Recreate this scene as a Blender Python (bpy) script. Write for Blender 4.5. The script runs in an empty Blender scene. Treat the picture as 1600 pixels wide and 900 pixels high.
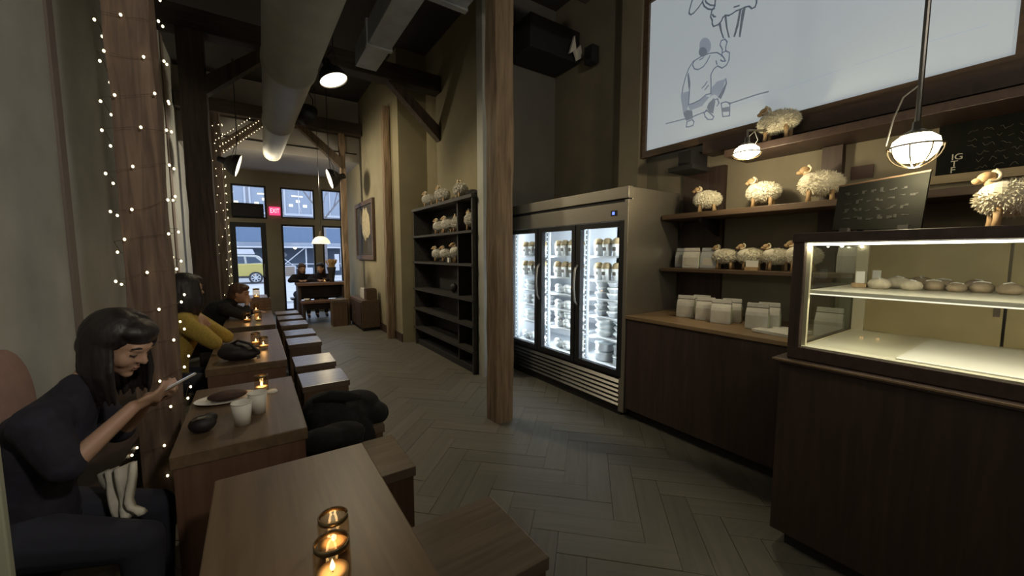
import bpy, bmesh, math, random
from mathutils import Vector, Matrix, Quaternion
random.seed(7)
SC = bpy.context.scene
COL = SC.collection
R = math.radians

# ------------------------------------------------------------------ camera
cam_data = bpy.data.cameras.new('camera')
cam_data.sensor_width = 36.0
cam_data.lens = 36.0 * 600.0 / 1600.0
cam_data.clip_start = 0.02
cam_data.clip_end = 300
cam = bpy.data.objects.new('camera', cam_data)
COL.objects.link(cam)
cam.location = (0, 0, 1.5)
cam.rotation_euler = (R(90 - 5.048), 0, R(-33.916))
SC.camera = cam

# ------------------------------------------------------------------ world, exposure
SC.view_settings.view_transform = 'Standard'
SC.view_settings.look = 'None'
SC.view_settings.gamma = 1.0
SC.view_settings.exposure = 0.55
SC.view_settings.use_curve_mapping = False
world = bpy.data.worlds.new('overcast sky')
SC.world = world
world.use_nodes = True
bg = world.node_tree.nodes['Background']
bg.inputs['Color'].default_value = (0.66, 0.76, 1.0, 1)
bg.inputs['Strength'].default_value = 2.4
SC.cycles.max_bounces = 8
SC.cycles.diffuse_bounces = 4
SC.cycles.glossy_bounces = 3
SC.cycles.transparent_max_bounces = 12
SC.cycles.sample_clamp_indirect = 3.0
SC.cycles.caustics_reflective = False
SC.cycles.caustics_refractive = False
SC.cycles.use_denoising = True


def lamp(name, kind, loc, energy, color, size=0.05, rot=None, spot=None, blend=0.6, parent=None):
    d = bpy.data.lights.new(name, kind)
    d.energy = energy
    d.color = color
    if kind == 'AREA':
        d.size = size
    else:
        d.shadow_soft_size = size
    if kind == 'SPOT':
        d.spot_size = spot
        d.spot_blend = blend
    o = bpy.data.objects.new(name, d)
    COL.objects.link(o)
    o.location = loc
    if rot is not None:
        o.rotation_euler = rot
    if parent is not None:
        o.parent = parent
        o.location = Vector(loc) - origin_of(parent)
    return o


def aim(v):
    return Vector(v).to_track_quat('-Z', 'Y').to_euler()


# ------------------------------------------------------------------ materials
def new_mat(name):
    m = bpy.data.materials.new(name)
    m.use_nodes = True
    nt = m.node_tree
    return m, nt, nt.nodes['Principled BSDF']


def plain(name, c, rough=0.6, metal=0.0, var=0.0, scale=20.0, bump=0.0, spec=0.5, stretch=(1, 1, 1), sheen=0.0, detail=4.0):
    m, nt, b = new_mat(name)
    b.inputs['Roughness'].default_value = rough
    b.inputs['Metallic'].default_value = metal
    b.inputs['Specular IOR Level'].default_value = spec
    if sheen:
        b.inputs['Sheen Weight'].default_value = sheen
    b.inputs['Base Color'].default_value = (*c, 1)
    if var or bump:
        tc = nt.nodes.new('ShaderNodeTexCoord')
        mp = nt.nodes.new('ShaderNodeMapping')
        mp.inputs['Scale'].default_value = stretch
        nz = nt.nodes.new('ShaderNodeTexNoise')
        nz.inputs['Scale'].default_value = scale
        nz.inputs['Detail'].default_value = detail
        nt.links.new(tc.outputs['Object'], mp.inputs['Vector'])
        nt.links.new(mp.outputs['Vector'], nz.inputs['Vector'])
        if var:
            cr = nt.nodes.new('ShaderNodeValToRGB')
            cr.color_ramp.elements[0].position = 0.3
            cr.color_ramp.elements[1].position = 0.72
            cr.color_ramp.elements[0].color = (*[v * (1 - var) for v in c], 1)
            cr.color_ramp.elements[1].color = (*[min(1, v * (1 + var)) for v in c], 1)
            nt.links.new(nz.outputs['Fac'], cr.inputs['Fac'])
            nt.links.new(cr.outputs['Color'], b.inputs['Base Color'])
        if bump:
            bp = nt.nodes.new('ShaderNodeBump')
            bp.inputs['Strength'].default_value = bump
            bp.inputs['Distance'].default_value = 0.01
            nt.links.new(nz.outputs['Fac'], bp.inputs['Height'])
            nt.links.new(bp.outputs['Normal'], b.inputs['Normal'])
    return m


def wood(name, c1, c2, axis='x', rough=0.5, scale=3.0, bump=0.15, knots=False, rand=0.0, spec=0.5):
    """grain runs along the given axis of the object"""
    m, nt, b = new_mat(name)
    b.inputs['Roughness'].default_value = rough
    b.inputs['Specular IOR Level'].default_value = spec
    tc = nt.nodes.new('ShaderNodeTexCoord')
    mp = nt.nodes.new('ShaderNodeMapping')
    s = {'x': (0.6, 9, 9), 'y': (9, 0.6, 9), 'z': (9, 9, 0.6)}[axis]
    mp.inputs['Scale'].default_value = s
    nz = nt.nodes.new('ShaderNodeTexNoise')
    nz.inputs['Scale'].default_value = scale
    nz.inputs['Detail'].default_value = 8
    nz.inputs['Distortion'].default_value = 0.7
    cr = nt.nodes.new('ShaderNodeValToRGB')
    cr.color_ramp.elements[0].position = 0.32
    cr.color_ramp.elements[1].position = 0.68
    cr.color_ramp.elements[0].color = (*c1, 1)
    cr.color_ramp.elements[1].color = (*c2, 1)
    nt.links.new(tc.outputs['Object'], mp.inputs['Vector'])
    last = mp.outputs['Vector']
    if rand:
        oi = nt.nodes.new('ShaderNodeObjectInfo')
        ad = nt.nodes.new('ShaderNodeVectorMath')
        ad.operation = 'ADD'
        ml = nt.nodes.new('ShaderNodeMath')
        ml.operation = 'MULTIPLY'
        ml.inputs[1].default_value = 57.0
        nt.links.new(oi.outputs['Random'], ml.inputs[0])
        nt.links.new(last, ad.inputs[0])
        nt.links.new(ml.outputs[0], ad.inputs[1])
        last = ad.outputs[0]
    nt.links.new(last, nz.inputs['Vector'])
    nt.links.new(nz.outputs['Fac'], cr.inputs['Fac'])
    out = cr.outputs['Color']
    if rand:
        hs = nt.nodes.new('ShaderNodeHueSaturation')
        mr = nt.nodes.new('ShaderNodeMapRange')
        mr.inputs['To Min'].default_value = 1 - rand
        mr.inputs['To Max'].default_value = 1 + rand
        nt.links.new(oi.outputs['Random'], mr.inputs['Value'])
        nt.links.new(mr.outputs['Result'], hs.inputs['Value'])
        nt.links.new(out, hs.inputs['Color'])
        out = hs.outputs['Color']
    nt.links.new(out, b.inputs['Base Color'])
    bp = nt.nodes.new('ShaderNodeBump')
    bp.inputs['Strength'].default_value = bump
    bp.inputs['Distance'].default_value = 0.006
    nt.links.new(nz.outputs['Fac'], bp.inputs['Height'])
    nt.links.new(bp.outputs['Normal'], b.inputs['Normal'])
    return m


def glow(name, c, s, sample=True):
    m, nt, b = new_mat(name)
    b.inputs['Base Color'].default_value = (*[v * .5 for v in c], 1)
    b.inputs['Emission Color'].default_value = (*c, 1)
    b.inputs['Emission Strength'].default_value = s
    if not sample:
        m.cycles.emission_sampling = 'NONE'
    return m


def pane_glass(name, tint=(1, 1, 1), gloss=0.06):
    m = bpy.data.materials.new(name)
    m.use_nodes = True
    nt = m.node_tree
    nt.nodes.clear()
    out = nt.nodes.new('ShaderNodeOutputMaterial')
    tr = nt.nodes.new('ShaderNodeBsdfTransparent')
    tr.inputs['Color'].default_value = (*tint, 1)
    gl = nt.nodes.new('ShaderNodeBsdfGlossy')
    gl.inputs['Roughness'].default_value = 0.02
    gl.inputs['Color'].default_value = (0.9, 0.95, 0.95, 1)
    fr = nt.nodes.new('ShaderNodeFresnel')
    fr.inputs['IOR'].default_value = 1.45
    mx = nt.nodes.new('ShaderNodeMixShader')
    geo = nt.nodes.new('ShaderNodeNewGeometry')
    inv = nt.nodes.new('ShaderNodeMath')
    inv.operation = 'SUBTRACT'
    inv.inputs[0].default_value = 1.0
    mul = nt.nodes.new('ShaderNodeMath')
    mul.operation = 'MULTIPLY'
    nt.links.new(geo.outputs['Backfacing'], inv.inputs[1])
    nt.links.new(fr.outputs['Fac'], mul.inputs[0])
    nt.links.new(inv.outputs[0], mul.inputs[1])
    nt.links.new(mul.outputs[0], mx.inputs['Fac'])
    nt.links.new(tr.outputs['BSDF'], mx.inputs[1])
    nt.links.new(gl.outputs['BSDF'], mx.inputs[2])
    nt.links.new(mx.outputs['Shader'], out.inputs['Surface'])
    return m


M = {}
M['wall_left'] = plain('grey plaster', (0.40, 0.40, 0.365), 0.85, var=0.12, scale=3, bump=0.1)
M['wall_hall'] = plain('ochre plaster', (0.27, 0.235, 0.145), 0.85, var=0.08, scale=3, bump=0.08)
M['wall_dark'] = plain('dark grey plaster', (0.16, 0.155, 0.14), 0.85, var=0.1, scale=3, bump=0.08)
M['wall_front'] = plain('olive painted wall', (0.30, 0.265, 0.19), 0.8, var=0.08, scale=3)
M['wall_counter'] = plain('warm grey plaster', (0.22, 0.19, 0.135), 0.85, var=0.1, scale=3)
M['ceiling'] = plain('dark ceiling paint', (0.055, 0.05, 0.05), 0.9)
M['post'] = wood('old timber', (0.13, 0.085, 0.05), (0.27, 0.19, 0.12), 'z', 0.75, 3.5, 0.5)
M['post_red'] = wood('reddish old timber', (0.085, 0.052, 0.036), (0.18, 0.12, 0.085), 'z', 0.8, 3.5, 0.5)
M['louvre'] = plain('grey louvre', (0.10, 0.098, 0.095), 0.35, 0.9)
M['post_dark'] = wood('shade darkened post', (0.045, 0.03, 0.022), (0.085, 0.06, 0.042), 'z', 0.8, 3.5, 0.5)  # same timber, with the shade on the left posts put into its colour
M['beam'] = wood('dark timber', (0.028, 0.02, 0.015), (0.06, 0.042, 0.03), 'x', 0.8, 3, 0.4)
M['brace'] = wood('brown timber', (0.05, 0.034, 0.02), (0.10, 0.07, 0.043), 'z', 0.8, 3, 0.4)
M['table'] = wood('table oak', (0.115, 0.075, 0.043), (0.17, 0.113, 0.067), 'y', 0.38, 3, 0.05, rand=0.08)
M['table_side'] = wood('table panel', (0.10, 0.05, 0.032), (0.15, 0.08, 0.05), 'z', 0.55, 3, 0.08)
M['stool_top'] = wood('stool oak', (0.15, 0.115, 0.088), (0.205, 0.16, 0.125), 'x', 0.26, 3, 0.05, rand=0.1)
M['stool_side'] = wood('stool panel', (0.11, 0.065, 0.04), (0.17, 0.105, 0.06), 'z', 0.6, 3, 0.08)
M['plank'] = wood('floor oak', (0.12, 0.112, 0.09), (0.155, 0.144, 0.117), 'x', 0.48, 3, 0.08, rand=0.09)
M['subfloor'] = plain('floor joint', (0.085, 0.08, 0.065), 0.9)
M['dark_wood'] = wood('dark brown board', (0.035, 0.02, 0.016), (0.06, 0.035, 0.027), 'x', 0.5, 3, 0.06)
M['dark_wood_z'] = wood('dark brown panel', (0.035, 0.021, 0.017), (0.058, 0.034, 0.026), 'z', 0.55, 3, 0.06)
M['edge_wood'] = wood('counter edge', (0.20, 0.13, 0.07), (0.30, 0.2, 0.11), 'y', 0.4, 3, 0.05)
M['shelf_dark'] = wood('charcoal board', (0.022, 0.02, 0.018), (0.045, 0.04, 0.036), 'y', 0.6, 3, 0.05)
M['steel'] = plain('brushed steel', (0.38, 0.35, 0.30), 0.42, 0.85, var=0.06, scale=12, stretch=(1, 1, 60), bump=0.0)
M['steel_dark'] = plain('dark steel', (0.24, 0.23, 0.22), 0.35, 1.0)
M['black'] = plain('black coating', (0.012, 0.012, 0.014), 0.5)
M['black_matte'] = plain('matte black', (0.015, 0.014, 0.015), 0.85)
M['fridge_in'] = plain('white enamel', (0.75, 0.78, 0.82), 0.4)
M['grey_duct'] = plain('painted duct', (0.30, 0.295, 0.26), 0.6, var=0.08, scale=5)
M['duct_light'] = plain('galvanised duct', (0.34, 0.36, 0.37), 0.5, 0.3, var=0.15, scale=6)
M['white'] = plain('white ceramic', (0.75, 0.72, 0.66), 0.4)
M['paper'] = plain('white paper', (0.72, 0.70, 0.64), 0.8)
M['wool'] = plain('wool fleece', (0.70, 0.65, 0.52), 0.95, var=0.12, scale=40, sheen=0.4)
M['wool_grey'] = plain('grey wool fleece', (0.62, 0.60, 0.54), 0.95, var=0.1, scale=40, sheen=0.4)
M['tan_wood'] = wood('tan carved wood', (0.32, 0.20, 0.10), (0.5, 0.34, 0.18), 'z', 0.6)
M['horn'] = plain('pale horn', (0.72, 0.62, 0.44), 0.5)
M['bag_white'] = plain('coffee bag paper', (0.50, 0.48, 0.43), 0.55, var=0.08, scale=25, bump=0.25)
M['bag_silver'] = plain('coffee bag foil', (0.46, 0.48, 0.50), 0.35, 0.35, var=0.08, scale=25, bump=0.25)
M['bag_label'] = plain('bag label', (0.50, 0.47, 0.40), 0.7)
M['bag_green'] = plain('bag gusset', (0.50, 0.56, 0.38), 0.6)
M['bag_line'] = plain('bag seam', (0.10, 0.085, 0.07), 0.6)
M['chalkboard'] = plain('chalkboard slate', (0.008, 0.0085, 0.007), 0.9, var=0.35, scale=6, spec=0.15)
M['chalk'] = plain('chalk', (0.62, 0.60, 0.5), 0.9)
M['frame_brown'] = wood('brown frame', (0.07, 0.042, 0.025), (0.12, 0.075, 0.045), 'y', 0.55)
M['frame_pale'] = wood('pale frame', (0.24, 0.18, 0.10), (0.32, 0.25, 0.15), 'y', 0.55)
M['skin'] = plain('skin', (0.38, 0.23, 0.155), 0.55)
M['lips'] = plain('lips', (0.24, 0.11, 0.085), 0.45)
M['brow'] = plain('brow hair', (0.02, 0.014, 0.012), 0.7)
M['hair_dark'] = plain('dark hair', (0.014, 0.010, 0.010), 0.5, var=0.5, scale=30, bump=0.6, stretch=(1, 1, 0.12), spec=0.4)
M['hair_brown'] = plain('brown hair', (0.07, 0.035, 0.02), 0.5, var=0.4, scale=30, bump=0.6, stretch=(1, 1, 0.12))
M['cloth_navy'] = plain('navy black cloth', (0.012, 0.011, 0.02), 0.9, var=0.3, scale=30, bump=0.3)
M['cloth_black'] = plain('black cloth', (0.010, 0.010, 0.011), 0.95, var=0.3, scale=30, bump=0.4)
M['cloth_jeans'] = plain('dark trousers', (0.02, 0.02, 0.032), 0.9)
M['cloth_mustard'] = plain('mustard knit', (0.34, 0.24, 0.045), 0.9, var=0.15, scale=70, bump=0.4)
M['cloth_pale'] = plain('pale cloth', (0.58, 0.54, 0.46), 0.85, var=0.1, scale=14, bump=0.5)
M['cloth_pink'] = plain('dusty pink cloth', (0.26, 0.16, 0.13), 0.9, var=0.1, scale=14, bump=0.3)
M['leather'] = plain('dark leather', (0.014, 0.011, 0.013), 0.6)
M['glass'] = pane_glass('clear glass', (0.96, 0.98, 0.97))
M['jar_glass'] = pane_glass('jar glass', (0.93, 0.86, 0.76))
M['brass'] = plain('jar ring', (0.22, 0.17, 0.10), 0.35, 1.0)
M['wax'] = plain('candle wax', (0.75, 0.6, 0.4), 0.6)
M['flame'] = glow('flame', (1.0, 0.70, 0.38), 3.2, sample=False)
M['fairy'] = glow('fairy bulb', (1.0, 0.84, 0.52), 2.2, sample=False)
M['lamp_glow'] = glow('lamp opening', (1.0, 0.90, 0.68), 2.2, sample=False)
M['lamp_hot'] = glow('hot lamp globe', (1.0, 0.88, 0.6), 6.0, sample=False)
M['shade_glow'] = glow('lit glass shade', (1.0, 0.88, 0.60), 0.75, sample=False)
M['screen'] = glow('projected screen', (0.83, 0.93, 1.0), 0.20)
M['sketch_line'] = glow('sketch line', (0.62, 0.76, 1.0), 0.035, sample=False)
M['sketch_dark'] = glow('sketch dark tone', (0.62, 0.74, 1.0), 0.065, sample=False)
M['sketch_grey'] = glow('sketch grey tone', (0.68, 0.79, 1.0), 0.13, sample=False)
M['sketch_faint'] = glow('sketch faint line', (0.74, 0.86, 1.0), 0.20, sample=False)
M['led_cool'] = glow('cool led strip', (0.80, 0.90, 1.0), 0.15)
M['led_dot'] = glow('led dot', (0.9, 0.95, 1.0), 2.0, sample=False)
M['led_warm'] = glow('warm led strip', (1.0, 0.93, 0.72), 5.5)
M['led_blue'] = glow('blue display', (0.12, 0.2, 1.0), 1.6, sample=False)
M['exit_red'] = glow('exit sign face', (1.0, 0.07, 0.22), 0.75, sample=False)
M['exit_white'] = glow('exit sign letters', (1.0, 0.75, 0.85), 0.9, sample=False)

# ------------------------------------------------------------------ mesh builder


class MB:
    def __init__(s):
        s.v = []
        s.f = []

    def add(s, vs, fs):
        n = len(s.v)
        s.v += [tuple(v) for v in vs]
        s.f += [tuple(i + n for i in f) for f in fs]
        return s

    def box(s, x0, x1, y0, y1, z0, z1, rot=None, piv=None):
        vs = [Vector((x, y, z)) for z in (z0, z1) for y in (y0, y1) for x in (x0, x1)]
        if rot is not None:
            p = Vector(piv) if piv is not None else Vector(((x0 + x1) / 2, (y0 + y1) / 2, (z0 + z1) / 2))
            vs = [p + rot @ (v - p) for v in vs]
        return s.add(vs, [(0, 2, 3, 1), (4, 5, 7, 6), (0, 1, 5, 4), (2, 6, 7, 3), (0, 4, 6, 2), (1, 3, 7, 5)])

    def cyl(s, p0, p1, r0, r1=None, n=16, caps=True):
        r1 = r0 if r1 is None else r1
        p0, p1 = Vector(p0), Vector(p1)
        d = (p1 - p0).normalized()
        a = d.orthogonal().normalized()
        b = d.cross(a)
        vs = []
        for p, r in ((p0, r0), (p1, r1)):
            for i in range(n):
                t = 2 * math.pi * i / n
                vs.append(p + (a * math.cos(t) + b * math.sin(t)) * r)
        fs = [(i, (i + 1) % n, n + (i + 1) % n, n + i) for i in range(n)]
        if caps:
            fs += [tuple(range(n))[::-1], tuple(range(n, 2 * n))]
        return s.add(vs, fs)

    def tube(s, pts, r, n=6, closed=False):
        pts = [Vector(p) for p in pts]
        rs = r if isinstance(r, (list, tuple)) else [r] * len(pts)
        vs = []
        N = len(pts)
        prev = None
        for k, p in enumerate(pts):
            if closed:
                d = (pts[(k + 1) % N] - pts[k - 1])
            else:
                d = pts[min(k + 1, N - 1)] - pts[max(k - 1, 0)]
            d = d.normalized() if d.length > 1e-9 else Vector((0, 0, 1))
            if prev is None:
                a = d.orthogonal().normalized()
            else:
                a = (prev - d * prev.dot(d))
                a = a.normalized() if a.length > 1e-6 else d.orthogonal().normalized()
            prev = a
            b = d.cross(a)
            for i in range(n):
                t = 2 * math.pi * i / n
                vs.append(p + (a * math.cos(t) + b * math.sin(t)) * rs[k])
        fs = []
        for k in range(N if closed else N - 1):
            k2 = (k + 1) % N
            fs += [(k * n + i, k * n + (i + 1) % n, k2 * n + (i + 1) % n, k2 * n + i) for i in range(n)]
        if not closed:
            fs += [tuple(range(n))[::-1], tuple(range((N - 1) * n, N * n))]
        return s.add(vs, fs)

    def lathe(s, c, prof, n=24, mat=None):
        """profile of (r, z) about a vertical axis through c"""
        vs = []
        fs = []
        m = len(prof)
        for r, z in prof:
            for i in range(n):
                t = 2 * math.pi * i / n
                vs.append(Vector((max(r, 1e-4) * math.cos(t), max(r, 1e-4) * math.sin(t), z)))
        if mat is not None:
            vs = [mat @ v for v in vs]
        vs = [v + Vector(c) for v in vs]
        for k in range(m - 1):
            fs += [(k * n + i, k * n + (i + 1) % n, (k + 1) * n + (i + 1) % n, (k + 1) * n + i) for i in range(n)]
        return s.add(vs, fs)

    def ell(s, c, r, n=12, m=8, rot=None):
        c = Vector(c)
        r = (r, r, r) if isinstance(r, (int, float)) else r
        vs = [Vector((0, 0, -r[2]))]
        for k in range(1, m):
            ph = -math.pi / 2 + math.pi * k / m
            for i in range(n):
                t = 2 * math.pi * i / n
                vs.append(Vector((r[0] * math.cos(ph) * math.cos(t), r[1] * math.cos(ph) * math.sin(t), r[2] * math.sin(ph))))
        vs.append(Vector((0, 0, r[2])))
        if rot is not None:
            vs = [rot @ v for v in vs]
        vs = [v + c for v in vs]
        fs = [(0, 1 + (i + 1) % n, 1 + i) for i in range(n)]
        for k in range(m - 2):
            a = 1 + k * n
            fs += [(a + i, a + (i + 1) % n, a + n + (i + 1) % n, a + n + i) for i in range(n)]
        t = len(vs) - 1
        a = 1 + (m - 2) * n
        fs += [(a + i, a + (i + 1) % n, t) for i in range(n)]
        return s.add(vs, fs)

    def cap(s, p0, r0, p1, r1, n=12):
        """capsule with tapered radius"""
        p0, p1 = Vector(p0), Vector(p1)
        s.ell(p0, r0, n, 8)
        s.ell(p1, r1, n, 8)
        s.cyl(p0, p1, r0, r1, n)
        return s

    def prism(s, poly, axis, a, b):
        """extrude a 2D polygon along an axis: poly holds the other two coordinates in order"""
        def mk(q, t):
            if axis == 'x':
                return (t, q[0], q[1])
            if axis == 'y':
                return (q[0], t, q[1])
            return (q[0], q[1], t)
        n = len(poly)
        vs = [mk(q, a) for q in poly] + [mk(q, b) for q in poly]
        fs = [(i, (i + 1) % n, n + (i + 1) % n, n + i) for i in range(n)]
        fs += [tuple(range(n))[::-1], tuple(range(n, 2 * n))]
        return s.add(vs, fs)

    def mesh(s, name, mat, origin=(0, 0, 0), smooth=False):
        me = bpy.data.meshes.new(name)
        o = Vector(origin)
        me.from_pydata([tuple(Vector(v) - o) for v in s.v], [], s.f)
        bm = bmesh.new()
        bm.from_mesh(me)
        bmesh.ops.recalc_face_normals(bm, faces=bm.faces)
        bm.to_mesh(me)
        bm.free()
        if mat is not None:
            me.materials.append(M[mat] if isinstance(mat, str) else mat)
        if smooth:
            for p in me.polygons:
                p.use_smooth = True
        me.update()
        return me

    def build(s, name, mat, parent=None, smooth=False, origin=None, bevel=0.0):
        """link as one mesh object; verts are world coordinates (rotation of the parent is zero while building)"""
        if origin is None:
            if parent is not None:
                origin = origin_of(parent)
            else:
                xs, ys, zs = zip(*s.v)
                origin = ((min(xs) + max(xs)) / 2, (min(ys) + max(ys)) / 2, min(zs))
        me = s.mesh(name, mat, origin, smooth)
        o = bpy.data.objects.new(name, me)
        COL.objects.link(o)
        if parent is None:
            o.location = origin
        else:
            o.parent = parent
            o.location = Vector(origin) - origin_of(parent)
        if bevel:
            bv = o.modifiers.new('bevel', 'BEVEL')
            bv.width = bevel
            bv.segments = 2
            bv.limit_method = 'ANGLE'
        if smooth:
            sm = smooth if isinstance(smooth, float) else None
            if sm:
                try:
                    me.shade_auto_smooth
                except Exception:
                    pass
        return o


def origin_of(o):
    v = Vector((0, 0, 0))
    while o is not None:
        v = v + Vector(o.location)
        o = o.parent
    return v


def tag(o, label, cat, group=None):
    o['label'] = label
    o['category'] = cat
    if group:
        o['group'] = group
    return o


def thing(name, label, cat, loc, group=None):
    o = bpy.data.objects.new(name, None)
    o.empty_display_size = 0.05
    COL.objects.link(o)
    o.location = loc
    return tag(o, label, cat, group)


def struct(o):
    o['kind'] = 'structure'
    return o


def stuff(o):
    o['kind'] = 'stuff'
    return o


def dup(root, loc, rotz=None, label=None, group=None, scale=None):
    r = root.copy()
    COL.objects.link(r)
    r.location = loc
    if rotz is not None:
        r.rotation_euler = (0, 0, rotz)
    if scale is not None:
        r.scale = (scale, scale, scale)
    if label:
        r['label'] = label
    if group:
        r['group'] = group
    for ch in list(root.children):
        c = ch.copy()
        COL.objects.link(c)
        c.parent = r
        for g in list(ch.children):
            d = g.copy()
            COL.objects.link(d)
            d.parent = c
    return r


def fuse(mb, name, mat, parent, voxel, smooth_it=4, extra_mats=None):
    """union of overlapping closed shapes into one continuous surface"""
    o0 = origin_of(parent) if parent is not None else Vector((0, 0, 0))
    me = mb.mesh(name + '_tmp', None, o0)
    t = bpy.data.objects.new(name + '_tmp', me)
    COL.objects.link(t)
    md = t.modifiers.new('r', 'REMESH')
    md.mode = 'VOXEL'
    md.voxel_size = voxel
    md.use_smooth_shade = True
    if smooth_it:
        sm = t.modifiers.new('s', 'SMOOTH')
        sm.iterations = smooth_it
        sm.factor = 0.5
    dg = bpy.context.evaluated_depsgraph_get()
    dg.update()
    out = bpy.data.meshes.new_from_object(t.evaluated_get(dg))
    out.name = name
    bpy.data.objects.remove(t)
    bpy.data.meshes.remove(me)
    out.materials.clear()
    out.materials.append(M[mat])
    for p in out.polygons:
        p.use_smooth = True
        p.material_index = 0
    o = bpy.data.objects.new(name, out)
    COL.objects.link(o)
    if parent is not None:
        o.parent = parent
    return o

# ================================================================== SETTING
floor = struct(MB().box(-1.1, 3.7, -2.7, 11.5, -0.12, -0.014).build('floor', 'subfloor', origin=(0, 0, 0)))

# herringbone oak planks, laid at 45 degrees to the hall
PW, PN = 0.15, 4
PL = PW * PN
mb = MB().box(-PL / 2 + .0012, PL / 2 - .0012, -PW / 2 + .0012, PW / 2 - .0012, -0.02, 0.0)
plank_me = mb.mesh('plank', 'plank', (0, 0, 0))
c45 = math.sqrt(.5)
cells = []
for i in range(-60, 120):
    for j in range(-120, 120):
        d = (i - j) % (2 * PN)
        if d == 0:
            u, v, a = (i + PN / 2) * PW, (j + .5) * PW, 0
        elif d == 2 * PN - 1:
            u, v, a = (i + .5) * PW, (j + PN / 2) * PW, math.pi / 2
        else:
            continue
        x, y = (u - v) * c45, (u + v) * c45
        x += 0.03
        if -0.85 < x < 3.45 and -2.4 < y < 11.1:
            cells.append((x, y, a + math.pi / 4))


def seen(x, y):
    if y < 0.35 or x < 0.25 or x > 2.75:
        return 1e9
    if x > 2.1 and y < 0.9:
        return 1e9
    return math.hypot(x, y)


cells.sort(key=lambda c: seen(c[0], c[1]))
rest = MB()
for k, (x, y, a) in enumerate(cells):
    dz = random.uniform(-0.0012, 0.0012)
    if k < 260 and seen(x, y) < 1e8:
        o = bpy.data.objects.new('plank', plank_me)
        COL.objects.link(o)
        o.parent = floor
        o.location = (x, y, dz)
        o.rotation_euler = (0, 0, a)
    else:
        rot = Matrix.Rotation(a, 3, 'Z')
        rest.box(x - PL / 2 + .002, x + PL / 2 - .002, y - PW / 2 + .002, y + PW / 2 - .002, dz - .02, dz, rot, (x, y, 0))
stuff(rest.build('planking', 'plank', floor))

struct(MB().box(-1.15, -1.0, -2.7, 11.5, -0.1, 4.8).build('wall_left', 'wall_left'))
struct(MB().box(-1.15, 3.75, -2.85, -2.7, -0.1, 4.8).build('wall_back', 'wall_left'))
struct(MB().box(-1.15, 3.75, -2.85, 11.5, 4.8, 4.95).build('ceiling', 'ceiling'))
wr = MB()
wr.box(2.06, 2.16, 6.4, 11.5, -0.1, 4.8).box(2.16, 2.66, 6.4, 6.5, -0.1, 4.8).box(2.55, 2.66, 4.12, 6.4, -0.1, 4.8)
struct(wr.build('wall_right', 'wall_hall'))
struct(MB().box(2.27, 2.66, 3.98, 4.12, -0.1, 4.8).build('wall_end', 'wall_left'))
struct(MB().box(2.66, 3.7, 4.28, 4.4, -0.1, 4.8).build('wall_niche', 'wall_dark'))
struct(MB().box(3.6, 3.75, -2.7, 4.4, -0.1, 4.8).build('wall_counter', 'wall_counter'))
struct(MB().box(3.44, 3.6, 2.72, 2.98, 0, 4.8).build('trim_1', 'wall_counter'))
struct(MB().box(-1.0, -0.985, 3.70, 3.80, 0, 4.8, ).build('trim_2', plain('red brown batten', (0.20, 0.16, 0.14), 0.8)))
struct(MB().box(-1.0, -0.985, 7.9, 8.1, 0, 4.8).build('trim_3', bpy.data.materials['red brown batten']))
struct(MB().box(-1.0, -0.98, 0.2, 11.3, 0.0, 0.12).build('baseboard_left', 'dark_wood'))
struct(MB().box(2.04, 2.06, 6.4, 11.3, 0.0, 0.14).build('baseboard_right', 'dark_wood'))

# street wall with its openings
holes = [(-0.42, 0.30, 0.0, 2.26), (-0.36, 0.34, 2.36, 3.16), (0.64, 1.40, 2.40, 3.16), (0.62, 1.38, 0.05, 2.25),
         (1.57, 2.05, 2.40, 3.19), (1.55, 2.05, 0.05, 2.25)]
xs = sorted({-1.1, 2.06} | {h[0] for h in holes} | {h[1] for h in holes})
zs = sorted({-0.1, 4.8} | {h[2] for h in holes} | {h[3] for h in holes})
mb = MB()
for a, b in zip(xs, xs[1:]):
    for c, d in zip(zs, zs[1:]):
        cx, cz = (a + b) / 2, (c + d) / 2
        if not any(h[0] < cx < h[1] and h[2] < cz < h[3] for h in holes):
            mb.box(a, b, 11.3, 11.5, c, d)
struct(mb.build('wall_front', 'wall_front'))


def window(n, x0, x1, z0, z1, fw, mid=False, kind='window'):
    w = MB()
    w.box(x0, x0 + fw, 11.32, 11.4, z0, z1).box(x1 - fw, x1, 11.32, 11.4, z0, z1)
    w.box(x0 + fw, x1 - fw, 11.32, 11.4, z0, z0 + fw).box(x0 + fw, x1 - fw, 11.32, 11.4, z1 - fw, z1)
    o = struct(w.build('%s_%d' % (kind, n), 'black'))
    MB().box(x0 + fw, x1 - fw, 11.355, 11.362, z0 + fw, z1 - fw).build('pane', 'glass', o)
    return o


window(1, -0.36, 0.34, 2.36, 3.16, 0.04)
window(2, 0.64, 1.40, 2.40, 3.16, 0.035)
window(3, 0.62, 1.38, 0.05, 2.25, 0.045)
window(4, 1.57, 2.05, 2.40, 3.19, 0.035)
window(5, 1.55, 2.05, 0.05, 2.25, 0.045)
dr = MB()
dr.box(-0.42, -0.31, 11.32, 11.38, 0.0, 2.26).box(0.19, 0.30, 11.32, 11.38, 0.0, 2.26)
dr.box(-0.31, 0.19, 11.32, 11.38, 0.0, 0.24).box(-0.31, 0.19, 11.32, 11.38, 2.15, 2.26)
door = struct(dr.build('door_1', 'black'))
MB().box(-0.31, 0.19, 11.345, 11.352, 0.24, 2.15).build('pane', 'glass', door)
MB().tube([(0.22, 11.32, 0.95), (0.22, 11.27, 0.95), (0.22, 11.27, 1.25), (0.22, 11.32, 1.25)], 0.012).build('handle', 'steel_dark', door)

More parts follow.
